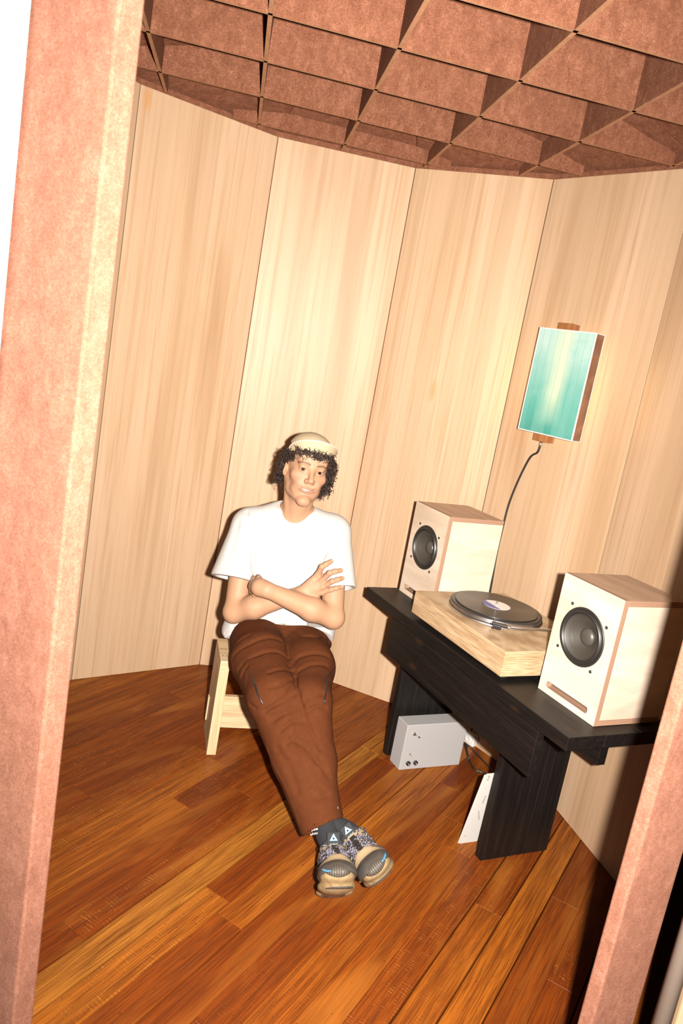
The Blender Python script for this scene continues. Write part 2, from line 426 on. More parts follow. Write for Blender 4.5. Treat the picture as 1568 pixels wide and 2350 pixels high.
# ---------------------------------------------------------------- black bench table
tU = np.array([math.cos(math.radians(26.6)), math.sin(math.radians(26.6)), 0])
tV = np.array([math.cos(math.radians(119.2)), math.sin(math.radians(119.2)), 0])
TB = np.array([.68862, 1.9222, 0.])
TF = Frame(TB, tU, tV)           # (u across the table, v along it, z)
VU = Frame(TB, tV, tU)           # lengthwise first, for grain
table = thing('bench_table', TF((.22, .6, 0)), 'long low black stained plank table carrying two speakers and a turntable', 'table')
def tbox(name, lo, hi, mat, parent, bevel=.0015, lab=None):   # lo/hi in (u, v, z); grain runs along the first local axis
    dims = np.array(hi) - np.array(lo); order = list(np.argsort(-dims)); V, Fc = boxd(lo, hi, bevel)
    return part(name, (V, Fc), mat, parent, TF, lc=np.asarray(V)[:, order])
for k in range(3): tbox('top_plank', (.0 + .1395 * k, 0 if k else .0, .609), (.1385 + .1395 * k, 1.205, .65 - (.0 if k != 1 else .0008)), M['black'], table)
tbox('apron', (-.004, .108, .462), (.022, .975, .6085), M['black'], table)
tbox('apron', (.285, .130, .462), (.319, .975, .6085), M['black'], table)
for v0 in (.330, .985):
    tbox('leg_plank', (.104, v0, 0), (.2445, v0 + .030, .6085), M['black'], table)
    tbox('leg_plank', (.2455, v0, 0), (.284, v0 + .030, .6085), M['black'], table)
    tbox('leg_plank', (.3200, v0, 0), (.388, v0 + .030, .6085), M['black'], table)
    tbox('leg_plank', (.2845, v0 + .0002, 0), (.3195, v0 + .0298, .4615), M['black'], table)

# ---------------------------------------------------------------- loudspeakers
def grooved_cone(prof, n=64): return lathe(prof, n)
def speaker(v0, label):
    o = TF((.135 + .128, v0 + .1215, .65)); th_ = thing('loudspeaker', o, label, 'speaker', 'plywood loudspeakers on the black table')
    # local axes: x = along the front from near to far edge (v), y = depth (u), z up
    fr = Frame(TF((.135, v0, .6505)), tV, tU)
    Wd, Hh, Dp, t_ = .243, .386, .257, .018
    cx, cz = Wd / 2, .225
    d = plate([(0, 0), (Wd, 0), (Wd, Hh), (0, Hh)], [circle(cx, cz, .089, 56), rrect(.035, .020, .213, .040, .008)], 0, -t_)
    v, f = d; v = np.asarray(v); v = np.stack([v[:, 0], -v[:, 2], v[:, 1]], -1)
    mi = []
    for q in f:
        p = v[list(q)]; nn = np.cross(p[1] - p[0], p[2] - p[0]); mi.append(0 if abs(nn[1]) > np.abs(nn).max() * .7 else 1)
    bf = mesh_obj('front_baffle', fr(v), f, None, th_, v, mats=[M['birch'], M['ply_y']], fmat=mi)
    part('top_panel', boxd((0, t_, Hh - t_), (Wd, Dp, Hh), .0006), None, th_, fr, mats=[M['birch_top'], M['ply_z']], fmat=ply_faces(boxd((0, t_, Hh - t_), (Wd, Dp, Hh), .0006), 2))
    part('bottom_panel', boxd((0, t_, 0), (Wd, Dp, t_), .0006), None, th_, fr, mats=[M['birch_top'], M['ply_z']], fmat=ply_faces(boxd((0, t_, 0), (Wd, Dp, t_), .0006), 2))
    part('side_panel', boxd((0, t_, t_), (t_, Dp, Hh - t_), .0006), M['birch'], th_, fr)
    part('side_panel', boxd((Wd - t_, t_, t_), (Wd, Dp, Hh - t_), .0006), M['birch'], th_, fr)
    part('back_panel', boxd((t_, Dp - t_, t_), (Wd - t_, Dp, Hh - t_), .0006), M['birch'], th_, fr)
    # port slot liner
    part('port_liner', boxd((.030, t_, .0185), (.218, .12, .0215)), M['ply_z'], th_, fr)
    df = Frame(fr((cx, 0, cz)), -tV, (0, 0, 1), -tU)      # local z points out of the baffle
    wf = part('woofer', lathe([(.0885, -.030), (.0885, .001), (.087, .003), (.084, .0035), (.082, .002), (.0805, .0022)], 64), M['rubber'], th_, df, True)
    sr = [(.0805 - .0115 * k / 8, .0022 + .0065 * math.sin(math.pi * k / 8)) for k in range(9)]
    part('surround', lathe(sr, 64), M['rubber'], wf, df, True)
    cone = []
    for k in range(40):
        r = .069 - (.069 - .026) * k / 39; z = .0015 - .026 * (k / 39) ** .8 + .0007 * math.sin(k * 1.9) * (1 if 8 < k < 20 else .25); cone.append((r, z))
    part('cone', lathe(cone, 64), M['cone'], wf, df, True)
    part('dust_cap', lathe([(.0268, -.0245)] + [(.0265 * math.cos(a), -.0235 + .0125 * math.sin(a)) for a in np.linspace(0, math.pi / 2, 9)], 40), M['dustcap'], wf, df, True)
    for a in (52, 142, 232, 322):
        a = math.radians(a); sx, sz = cx + .1035 * math.cos(a), cz + .1035 * math.sin(a)
        part('screw', lathe([(.0048, 0), (.0048, .0022), (.0035, .003), (.0018, .003), (.0014, .0012), (0, .0012)], 16), M['blackplastic'], th_, Frame(fr((sx, 0, sz)), -tV, (0, 0, 1), -tU), True)
    return th_
def ply_faces(d, ax):
    v, f = d; out = []
    for q in f:
        p = np.asarray(v)[list(q)]; nn = np.cross(p[1] - p[0], p[2] - p[0]); out.append(0 if abs(nn[ax]) > np.abs(nn).max() * .7 else 1)
    return out
t = NT('paper_cone'); vv_ = t.lc(False); nn_ = t.noise(vv_, 260., 3.); t.B(color=t.mix(nn_, (.020, .017, .013), (.040, .034, .027)), rough=.55, spec=.5); M['cone'] = t.m
M['dustcap'] = simple('grey_dust_cap', (.045, .040, .034), .38)
sp_far = speaker(.933, 'pale plywood loudspeaker at the far end of the table, nearest the seated man')
sp_near = speaker(.048, 'pale plywood loudspeaker at the near end of the table, half in shadow')

# ---------------------------------------------------------------- turntable and record
tt = thing('turntable', TF((.22, .61, .65)), 'turntable with a thick oak plinth between the two speakers', 'turntable')
PL0, PL1 = .668, .753
V, Fc = boxd((.018, .338, PL0), (.432, .885, PL1), .0008)
part('plinth', (V, Fc), M['oak'], tt, TF)
for a, b in ((.06, .38), (.06, .845), (.39, .38), (.39, .845)):
    part('foot', lathe([(0, 0), (.018, 0), (.02, .002), (.02, .0175), (0, .0175)], 24), M['rubber'], tt, Frame(TF((a, b, .6503)), (1, 0, 0), (0, 1, 0)), True)
M['platter'] = simple('dark_platter', (.030, .028, .027), .35, metal=.3)
pc = TF((.222, .668, 0)); pf = lambda z: Frame((pc[0], pc[1], z), (1, 0, 0), (0, 1, 0))
plat = part('platter', lathe([(0, 0), (.150, 0), (.168, .002), (.170, .005), (.170, .008), (.1655, .010), (.1655, .0225), (.164, .0245), (.158, .025), (0, .025)], 96), M['platter'], tt, pf(PL1 + .0005), True)
part('platter_flange', lathe([(.1662, .0), (.1705, .0), (.1715, .003), (.1705, .0075), (.1662, .0095)], 96), M['silver'], plat, pf(PL1 + .0006), True)
part('slip_mat', lathe([(.0, 0), (.150, 0), (.150, .0015), (0, .0015)], 72), M['rubber'], plat, pf(PL1 + .0258), False)
dots = []
for rowi in range(4):
    for k in range(150):
        a = 2 * math.pi * (k + .5 * (rowi % 2)) / 150; z = .0118 + .0029 * rowi; dn = .0011
        c = np.array([.16575 * math.cos(a), .16575 * math.sin(a), z]); tx = np.array([-math.sin(a), math.cos(a), 0]) * .0024
        dots.append((np.array([c - tx - (0, 0, dn), c + tx - (0, 0, dn), c + tx + (0, 0, dn), c - tx + (0, 0, dn)]), [(0, 1, 2, 3)]))
tag(part('strobe_dots', join(dots), M['silver'], plat, pf(PL1 + .0005)), kind='stuff')
M['vinyl'] = None
t = NT('vinyl'); vv_ = t.lc(False); q = t.xyz(vv_); rr_ = t.math('SQRT', t.math('ADD', t.math('POWER', q[0], 2.), t.math('POWER', q[1], 2.)))
wv = t.math('SINE', t.math('MULTIPLY', rr_, 5200.)); bd = t.noise(t.n('CombineXYZ', {0: rr_}).outputs[0], 210., 2.)
t.B(color=t.mix(bd, (.010, .009, .008), (.030, .027, .023)), rough=t.math('ADD', t.math('MULTIPLY', bd, .16), .16), spec=.6, normal=t.bump(wv, .25, .0004)); M['vinyl'] = t.m
rec = thing('vinyl_record', (pc[0], pc[1], PL1 + .0275), 'black vinyl record with a pale centre label lying on the platter', 'record')
part('disc', lathe([(.0038, .0), (.150, 0), (.1508, .001), (.150, .0019), (.146, .0022), (.052, .0022), (.0505, .0026), (.0038, .0026)], 96), M['vinyl'], rec, pf(PL1 + .0275), True)
lb = part('label', lathe([(.0038, 0), (.050, 0), (.050, .0004), (.0038, .0004)], 64), None, rec, pf(PL1 + .0302), mats=[simple('record_label', (.62, .55, .52), .5)])
part('label_band', plate([(.0499 * math.cos(a), .0499 * math.sin(a)) for a in np.linspace(math.radians(20), math.radians(160), 24)], [], 0, .0004), simple('label_blue', (.10, .10, .26), .5), rec, Frame((pc[0], pc[1], PL1 + .0307), tV, -tU))
part('spindle', lathe([(.0036, -.006), (.0036, .012), (.003, .0155), (0, .0165)], 20), M['chrome'], tt, pf(PL1 + .0275), True)
ZA = PL1 + .046
hs = TF((.060, .452, ZA)); pv = TF((.345, .385, ZA + .004))
arm = part('tonearm', tube(spline([TF((.080, .428, ZA + .001)), TF((.13, .410, ZA + .003)), TF((.225, .392, ZA + .004)), pv], 8), .0042, 14), M['silver'], tt, None, True)
d_ = (TF((.080, .428, 0)) - TF((.052, .458, 0))); d_ /= np.linalg.norm(d_); hf = Frame(TF((.066, .443, ZA)), d_, np.array([-d_[1], d_[0], 0]))
part('headshell', boxd((-.030, -.0095, -.004), (.022, .0095, .004), .0015), M['blackplastic'], arm, hf)
part('cartridge', boxd((-.024, -.007, -.0155), (.004, .007, -.0042), .0012), M['blackplastic'], arm, hf)
part('finger_lift', tube([hf((-.02, .009, .001)), hf((-.022, .018, .002)), hf((-.03, .026, .006))], .0012, 8), M['silver'], arm, None, True)
part('collar', tube([hf((.020, 0, 0)), hf((.033, 0, 0))], .0052, 16), M['silver'], arm, None, True)
part('arm_base', lathe([(.032, 0), (.032, .018), (.028, .022), (.016, .022), (.016, .056), (.013, .060), (0, .060)], 40), M['silver'], tt, Frame((pv[0], pv[1], PL1 + .0003), (1, 0, 0), (0, 1, 0)), True)

# ---------------------------------------------------------------- amplifier box, cables, outlet, papers
amp = thing('amplifier_box', TF((.244, .91, 0)), 'grey enamelled metal amplifier box with toggle switch standing on the floor', 'amplifier')
part('case', boxd((.100, .874, .001), (.388, .950, .197), .003), M['grey_box'], amp, TF)
af = lambda a, z: Frame(TF((a, .874, z)), tU, (0, 0, 1), -tV)
tg = part('toggle_switch', lathe([(.0075, 0), (.0075, .002), (.0055, .0022), (.0055, .007), (.0035, .0075), (0, .0075)], 6), M['chrome'], amp, af(.136, .159))
part('lever', tube([af(.136, .159)((0, 0, .006)), af(.136, .159)((.010, -.004, .013)), af(.136, .159)((.018, -.008, .019))], [.0016, .002, .0027], 10), M['chrome'], tg, None, True)
t2 = part('small_switch', lathe([(.0045, 0), (.0045, .0015), (.003, .002), (.003, .004), (0, .004)], 6), M['chrome'], amp, af(.136, .070))
part('lever', tube([af(.136, .070)((0, 0, .003)), af(.136, .070)((.004, -.004, .011))], .0012, 8), M['chrome'], t2, None, True)
for a in (.136, .170):
    j = part('jack_socket', lathe([(.0095, 0), (.0095, .006), (.008, .0075), (.005, .0075), (.0045, .002), (0, .002)], 20), M['blackplastic'], amp, af(a, .030), True)
    part('contact', boxd((-.0012, -.0085, .0074), (.0012, -.004, .0082)), M['silver'], j, af(a, .030))
part('power_cable', tube(spline([TF((.3885, .915, .08)), TF((.405, .915, .082)), TF((.43, .91, .065)), atz(1076, 1742, .006), atz(1090, 1766, .005), atz(1118, 1779, .005), TF((.42, .62, .005)), TF((.5, .5, .005))], 8), .004, 10), M['cable'], amp, None, True)
part('signal_cable', tube(spline([TF((.3885, .925, .075)), TF((.41, .925, .078)), TF((.44, .93, .062)), TF((.47, .90, .045)), TF((.49, .80, .02)), TF((.5, .6, .006))], 8), .0028, 10), M['cable'], amp, None, True)
part('cable_plug', tube([TF((.388, .915, .08)), TF((.402, .915, .081))], .008, 14), M['blackplastic'], amp, None, True)

w3, w4 = W[3], W[4]; wt = np.array([*(w4 - w3) / np.linalg.norm(w4 - w3), 0]); wn = np.array([wt[1], -wt[0], 0])
WF = Frame((*w3, 0), wt, wn)     # along the lamp's wall panel, out into the room, up
ol = thing('power_outlet', WF((.22, 0, .03)), 'small white plastic power outlet low on the wall behind the amplifier box', 'outlet')
part('housing', boxd((.188, .0005, .004), (.252, .030, .056), .006, 3), M['white_plastic'], ol, WF)
part('socket_face', lathe([(0, .002), (.012, .002), (.018, .004), (.0185, .0)], 24), M['white_plastic'], ol, Frame(WF((.22, .030, .03)), wt, (0, 0, 1), wn), True)

def leaning_sheet(name, u0, u1, vb, vt, h_, label, th_=.0012):
    a, b = np.array([u0, vb, .0006]), np.array([u0 - .006, vt, h_])
    ey = b - a; L = np.linalg.norm(ey); root = thing(name, TF((.5 * (u0 + u1), vb, 0)), label, 'paper')
    F_ = Frame(TF(a), tU, (TF(b) - TF(a)) / L, np.cross(tU, (TF(b) - TF(a)) / L))
    part('sheet', boxd((0, 0, 0), (u1 - u0, L, th_)), M['paper'], root, F_)
    return root, F_, L
def text_part(name, body, size, mat, parent, fr, align='LEFT', extr=.0002):
    cu = bpy.data.curves.new(name, 'FONT'); cu.body = body; cu.size = size; cu.align_x = align; cu.extrude = extr; cu.resolution_u = 2
    to = bpy.data.objects.new(name, cu); COL.objects.link(to)
    bpy.context.view_layer.update(); me = bpy.data.meshes.new_from_object(to); V = np.array([v.co[:] for v in me.vertices]); Fc = [tuple(p.vertices) for p in me.polygons]
    bpy.data.objects.remove(to)
    return part(name, (V, Fc), mat, parent, fr)
sh, SF, SL = leaning_sheet('paper_sheet', .085, .295, .424, .3665, .305, 'white printed sheet leaning behind the near table leg, front one')
def on_sheet(x, y, rot):
    c, s_ = math.cos(rot), math.sin(rot); ex, ey, ez = SF.m
    return Frame(SF((x, y, .0014)), c * ex + s_ * ey, -s_ * ex + c * ey, ez)
FL = lambda fr: fr
for x, y, sz, tx, ro in ((.018, .280, .011, 'KOP', math.pi / 2), (.034, .178, .0085, 'ORANGE', math.pi / 2), (.046, .105, .0085, 'MADE 09:24', 1.95), (.020, .245, .006, 'f.', math.pi / 2), (.012, .030, .006, '0.1', math.pi / 2)):
    text_part('print_text', tx, sz, M['ink'], sh, on_sheet(x, y, ro))
sh2, _, _ = leaning_sheet('paper_sheet', .079, .285, .4275, .3690, .300, 'white sheet tucked behind the front one by the near table leg')

# ---------------------------------------------------------------- pine stool
su, sv = np.array([.962, .272, 0]), np.array([-.277, .961, 0]); SP = np.array([-.3944, 2.5896, 0.])
STF = Frame(SP, su, sv)
stool = thing('stool', STF((.18, .105, 0)), 'low pale pine plank stool under the seated man', 'stool')
def sbox(name, lo, hi):
    V, Fc = boxd(lo, hi, .002); dims = np.array(hi) - np.array(lo); order = list(np.argsort(dims)); return part(name, (V, Fc), M['pine'], stool, STF, lc=np.asarray(V)[:, order])
sbox('seat', (0, 0, .348), (.36, .212, .385))
sbox('leg', (.0, 0, 0), (.036, .212, .3478)); sbox('leg', (.324, 0, 0), (.36, .212, .3478))
sbox('rail', (.0362, .155, .03), (.3238, .177, .165)); sbox('rail_tenon', (-.006, .155, .06), (-.0002, .177, .16))
for a in (.012, .026): 
    for b in (.05, .11): part('nail', lathe([(.0022, 0), (.0022, .0006), (0, .0007)], 10), M['blackplastic'], stool, Frame(STF((a, b, .385)), (1, 0, 0), (0, 1, 0)))

# ---------------------------------------------------------------- wall lamp
lamp = thing('wall_lamp', WF((.30, 0, 1.6)), 'flat box wall lamp with a turquoise watercolour shade on a wooden bracket', 'lamp')
part('bracket', boxd((.222, .0005, 1.366), (.288, .052, 1.835), .002), M['walnut'], lamp, WF)
t = NT('watercolour_shade'); v = t.lc(False); X, Y, Z = t.xyz(v)[:3]
st = t.math('FLOOR', t.math('MULTIPLY', t.math('ADD', X, t.math('MULTIPLY', t.noise(v, 7., 2.), .012)), 30.))
rs = t.n('TexWhiteNoise', {'W': st}, noise_dimensions='1D').outputs[0]
vert_ = t.math('ADD', t.math('MULTIPLY', Z, 2.1), t.math('MULTIPLY', t.noise(v, 9., 4., .6, .6), .5))
c = t.ramp(vert_, [(.12, (.012, .15, .115)), (.50, (.060, .24, .20)), (.85, (.185, .33, .295)), (1., (.27, .38, .35))])
mid = t.ramp(t.math('ABSOLUTE', t.math('SUBTRACT', X, t.math('ADD', .130, t.math('MULTIPLY', t.math('SUBTRACT', t.noise(v, 5., 2.), .5), .05)))), [(.014, (.85,) * 3), (.062, (0,) * 3)])
c = t.mix(t.math('MULTIPLY', mid, t.ramp(Z, [(.03, (0,) * 3), (.16, (1,) * 3)])), c, (.38, .42, .30))
c = t.mix(t.math('MULTIPLY', rs, .30), c, (.17, .32, .28))
eg = t.n('TexWave', {'Vector': t.n('CombineXYZ', {0: t.math('ADD', X, t.math('MULTIPLY', t.noise(v, 8., 2.), .012))}).outputs[0], 'Scale': 9.5, 'Distortion': 0.}, wave_type='BANDS', bands_direction='X', wave_profile='SAW').outputs[0]
c = t.mix(t.ramp(eg, [(.94, (0,) * 3), (.985, (.5,) * 3)]), c, (.020, .16, .13))
t.B(color=c, rough=.6, emc=c, ems=.06); M['shade'] = t.m
LX0, LX1, LZ0, LZ1 = .178, .441, 1.399, 1.804
sh_ = part('lamp_shade', boxd((0, 0, 0), (LX1 - LX0, .004, LZ1 - LZ0), .001), M['shade'], lamp, Frame(WF((LX0, .0985, LZ0)), wt, wn))
SB = lambda nm, lo, hi, mt: part(nm, boxd(lo, hi, .0008), mt, lamp, WF)
t = NT('bronze_lamp_side'); v = t.lc(False); t.B(color=t.ramp(t.noise(v, 14., 4.), [(.3, (.12, .055, .03)), (.7, (.26, .13, .075))]), rough=.4, metal=.4); M['lampside'] = t.m
for x in (LX0, LX1 - .003): SB('side_board', (x, .050, LZ0 + .003), (x + .003, .0983, LZ1 - .003), M['lampside'])
for z in (LZ0, LZ1 - .003): SB('end_board', (LX0, .050, z), (LX1, .0983, z + .003), M['white_plastic'])
for x in (LX0, LX1 - .003): SB('edge_trim', (x - .0008, .0975, LZ0 - .0008), (x + .0038, .1035, LZ1 + .0008), M['white_plastic'])
for z in (LZ0, LZ1 - .003): SB('edge_trim', (LX0, .0976, z - .0008), (LX1, .1034, z + .0038), M['white_plastic'])
SB('edge_trim', (LX1 - .0038, .048, LZ0), (LX1 + .0008, .050, LZ1), M['white_plastic'])
t = NT('led_strip'); t.B(color=(1, .8, .5), emc=(1., .62, .26), ems=110.); M['led'] = t.m
for x in (.2885, .2175): SB('led_strip', (x, .022, 1.45), (x + .004, .032, 1.75), M['led'])
part('cable_gland', tube([WF((.2475, .026, 1.366)), WF((.247, .026, 1.344))], .006, 16), M['silver'], lamp, None, True)
part('cord', tube(spline([WF((.247, .026, 1.346)), WF((.238, .024, 1.318)), WF((.200, .014, 1.288)), WF((.166, .011, 1.189)), WF((.145, .010, 1.09)), WF((.139, .010, 1.006)), WF((.137, .010, .856)), WF((.145, .010, .721)), WF((.165, .010, .4)), WF((.215, .012, .062))], 10), .0042, 10), M['cable'], lamp, None, True)

# ================================================================ seated man
# ---- implicit-surface modelling: smooth unions of tapered limbs, meshed with surface nets
class SDF:
    def __init__(s, lo, hi, h):
        s.lo = np.array(lo, float); s.h = h; s.n = np.ceil((np.array(hi) - s.lo) / h).astype(int) + 1
        s.d = np.full(tuple(s.n), .08, np.float32)
    def sub(s, lo, hi):
        a = np.maximum(np.floor((np.array(lo) - s.lo) / s.h).astype(int), 0); b = np.minimum(np.ceil((np.array(hi) - s.lo) / s.h).astype(int) + 1, s.n)
        if np.any(b <= a): return None
        ax = [(s.lo[i] + s.h * np.arange(a[i], b[i])).astype(np.float32) for i in range(3)]
        return (slice(a[0], b[0]), slice(a[1], b[1]), slice(a[2], b[2])), ax[0][:, None, None], ax[1][None, :, None], ax[2][None, None, :]
    def op(s, prim, k=.01, mode='add'):
        lo, hi, fn = prim; mg = k + 3 * s.h
        r = s.sub(np.array(lo) - mg, np.array(hi) + mg)
        if r is None: return s
        sl, X, Y, Z = r; b = fn(X, Y, Z); a = s.d[sl]
        if mode == 'cut': a, b = -a, b
        h_ = np.maximum(k - np.abs(a - b), 0) / max(k, 1e-6); c = np.minimum(a, b) - h_ * h_ * k * .25
        s.d[sl] = -c if mode == 'cut' else c
        return s
    def cut(s, prim, k=.004): return s.op(prim, k, 'cut')
    def fold(s, pts, w, amp, side=None):     # groove (amp>0) or ridge (amp<0) along a polyline lying on the surface
        P = np.array(pts, float); r = s.sub(P.min(0) - 3 * w, P.max(0) + 3 * w)
        if r is None: return
        sl, X, Y, Z = r; best = None
        for a, b in zip(P[:-1], P[1:]):
            ba = b - a; t = np.clip(((X - a[0]) * ba[0] + (Y - a[1]) * ba[1] + (Z - a[2]) * ba[2]) / (ba @ ba + 1e-9), 0, 1)
            q = (X - a[0] - t * ba[0]) ** 2 + (Y - a[1] - t * ba[1]) ** 2 + (Z - a[2] - t * ba[2]) ** 2
            best = q if best is None else np.minimum(best, q)
        s.d[sl] += (amp * np.exp(-best / (w * w))).astype(np.float32)
    def at(s, p):
        i = np.clip(np.round((np.array(p) - s.lo) / s.h).astype(int), 0, s.n - 1); return float(s.d[tuple(i)])
    def trace(s, u, v, y0, y1, off=0.):      # first surface point met by the line of sight through a pixel
        prev = None
        for y in np.arange(y0, y1, s.h * .7):
            p = at(u, v, y)
            if np.any(p < s.lo) or np.any(p > s.lo + s.h * (s.n - 1)): continue
            if s.at(p) < off: return p
        return None
    def mesh(s):
        d = s.d; ins = d < 0; nx, ny, nz = d.shape
        c = np.zeros((nx - 1, ny - 1, nz - 1), np.uint8)
        for i in (0, 1):
            for j in (0, 1):
                for k in (0, 1): c += ins[i:nx - 1 + i, j:ny - 1 + j, k:nz - 1 + k]
        act = (c > 0) & (c < 8); idx = np.argwhere(act); vid = np.full(act.shape, -1, np.int32); vid[tuple(idx.T)] = np.arange(len(idx))
        acc = np.zeros((len(idx), 3)); cnt = np.zeros(len(idx))
        for ax in range(3):
            o1, o2 = [q for q in range(3) if q != ax]
            for a in (0, 1):
                for b in (0, 1):
                    p = idx.copy(); p[:, o1] += a; p[:, o2] += b; q = p.copy(); q[:, ax] += 1
                    da, db = d[tuple(p.T)], d[tuple(q.T)]; m_ = (da < 0) != (db < 0)
                    t = np.where(m_, da / np.where(m_, da - db, 1), 0); pt = p.astype(float); pt[:, ax] += t
                    acc[m_] += pt[m_]; cnt[m_] += 1
        V = s.lo + s.h * acc / cnt[:, None]
        Fs = []
        for ax in range(3):
            o1, o2 = (ax + 1) % 3, (ax + 2) % 3
            sl_a = [slice(None)] * 3; sl_b = [slice(None)] * 3; sl_a[ax] = slice(0, -1); sl_b[ax] = slice(1, None)
            A, B = ins[tuple(sl_a)], ins[tuple(sl_b)]; e = np.argwhere(A != B)
            e = e[(e[:, o1] > 0) & (e[:, o2] > 0) & (e[:, o1] < d.shape[o1] - 1) & (e[:, o2] < d.shape[o2] - 1)]
            sgn = A[tuple(e.T)]
            def g(a, b): q = e.copy(); q[:, o1] -= a; q[:, o2] -= b; return vid[tuple(q.T)]
            Q = np.stack([g(1, 1), g(0, 1), g(0, 0), g(1, 0)], 1); Q[~sgn] = Q[~sgn][:, ::-1]; Fs.append(Q)
        return V, np.vstack(Fs)
def smoothv(V, Fc, it=2, lam=.5):
    e = np.vstack([Fc[:, [0, 1]], Fc[:, [1, 2]], Fc[:, [2, 3]], Fc[:, [3, 0]]]); e = np.vstack([e, e[:, ::-1]])
    cnt = np.bincount(e[:, 0], minlength=len(V))[:, None]
    for _ in range(it):
        acc = np.stack([np.bincount(e[:, 0], weights=V[e[:, 1], k], minlength=len(V)) for k in range(3)], 1)
        V = V + lam * (acc / np.maximum(cnt, 1) - V)
    return V
def cap(a, b, ra, rb=None):
    rb = ra if rb is None else rb; a, b = np.array(a, np.float32), np.array(b, np.float32); ba = b - a; bb = float(ba @ ba) + 1e-9; R_ = max(ra, rb)
    def fn(X, Y, Z):
        px, py, pz = X - a[0], Y - a[1], Z - a[2]; t = np.clip((px * ba[0] + py * ba[1] + pz * ba[2]) / bb, 0, 1)
        return np.sqrt((px - t * ba[0]) ** 2 + (py - t * ba[1]) ** 2 + (pz - t * ba[2]) ** 2) - (ra + (rb - ra) * t)
    return np.minimum(a, b) - R_, np.maximum(a, b) + R_, fn
def ell(c, r, fr=None):
    c = np.array(c, np.float32); r = np.array(r, np.float32); m_ = np.eye(3) if fr is None else np.array(fr.m if isinstance(fr, Frame) else fr)
    ex = np.abs(m_.T) @ r
    def fn(X, Y, Z):
        px, py, pz = X - c[0], Y - c[1], Z - c[2]
        q = [px * m_[i][0] + py * m_[i][1] + pz * m_[i][2] for i in range(3)]
        k0 = np.sqrt(sum((q[i] / r[i]) ** 2 for i in range(3))); k1 = np.sqrt(sum((q[i] / r[i] ** 2) ** 2 for i in range(3)))
        return (k0 * (k0 - 1) / (k1 + 1e-6)).astype(np.float32)
    return c - ex, c + ex, fn
def half(p, n_, lo, hi):         # half-space on the side n_ points to, inside a box
    p, n_ = np.array(p, float), np.array(n_, float); n_ = n_ / np.linalg.norm(n_)
    return np.array(lo), np.array(hi), lambda X, Y, Z: (-((X - p[0]) * n_[0] + (Y - p[1]) * n_[1] + (Z - p[2]) * n_[2])).astype(np.float32) + 0 * X
def chain(S, pts, rad, k=.01):
    for i in range(len(pts) - 1): S.op(cap(pts[i], pts[i + 1], rad[i], rad[i + 1]), k)
def set_col(o, name, C_):
    a = o.data.color_attributes.new(name, 'FLOAT_COLOR', 'POINT'); c = np.ones((len(C_), 4), np.float32); c[:, :3] = C_; a.data.foreach_set('color', c.ravel())

person = thing('person', (-.2, 2.70, 0), 'smiling seated man in white t-shirt, brown trousers and cream cap, arms crossed', 'person')
NA = np.array
# ---- key points (metres)
fw = NA([.30, -.948, .10]); fw /= np.linalg.norm(fw)
up0 = NA([.115, 0, 1.]); hx = np.cross(up0, fw); hx /= np.linalg.norm(hx); hu = np.cross(fw, hx)
EYE = at(716, 1082, 2.60); HO = EYE - .082 * fw
HF = Frame(HO, hx, fw, hu)       # head: x to image right, y out of the face, z up
shR, shL = NA([-.385, 2.735, .872]), NA([-.072, 2.735, .905])
elR, elL = NA([-.374, 2.605, .578]), NA([-.014, 2.578, .635])
wrR, wrL = NA([-.150, 2.560, .702]), NA([-.258, 2.488, .722])
nk0, nk1 = HF((0, -.028, -.075)), NA([-.222, 2.742, .935])

B = SDF((-.50, 2.40, .50), (.10, 2.88, 1.29), .0023)
H_ = lambda *p: HF(p)
# head
B.op(ell(H_(0, -.020, .030), (.0745, .095, .086), HF), .01)
B.op(ell(H_(0, .022, -.030), (.0600, .066, .087), HF), .03)
for sx in (-1, 1):
    B.op(cap(H_(sx * .053, -.005, -.045), H_(sx * .042, .012, -.078), .016, .013), .028)
    B.op(cap(H_(sx * .042, .012, -.078), H_(sx * .012, .066, -.112), .013, .012), .024)
    B.op(ell(H_(sx * .046, .052, -.024), (.018, .018, .015), HF), .022)
    B.op(cap(H_(sx * .030, .068, -.050), H_(sx * .038, .052, -.072), .014, .010), .02)
B.op(ell(H_(0, .074, -.110), (.019, .015, .015), HF), .018)
B.op(cap(H_(-.036, .0735, .022), H_(.036, .0735, .022), .010, .010), .018)
B.op(ell(H_(0, .058, .055), (.055, .026, .035), HF), .03)
for sx in (-1, 1):
    B.cut(ell(H_(sx * .0315, .099, .001), (.0165, .0165, .0125), HF), .012)
    B.op(ell(H_(sx * .0315, .0705, .001), (.0140, .0140, .0140), HF), .004)
    B.cut(ell(H_(sx * .0315, .086, .0002), (.0122, .012, .0038), HF), .0014)
    B.fold([H_(sx * .044, .076, -.012), H_(sx * .030, .084, -.0135), H_(sx * .018, .083, -.009)], .0035, .0012)
B.op(cap(H_(0, .080, .010), H_(0, .1035, -.030), .0075, .0100), .011)
B.op(ell(H_(0, .103, -.0345), (.0105, .0105, .0095), HF), .006)
for sx in (-1, 1):
    B.op(ell(H_(sx * .0125, .0915, -.0375), (.0078, .0100, .0076), HF), .006)
    B.cut(ell(H_(sx * .0062, .0985, -.0445), (.0038, .0045, .0030), HF), .002)
    B.fold([H_(sx * .019, .090, -.036), H_(sx * .029, .080, -.050), H_(sx * .035, .070, -.062)], .0045, .0013)
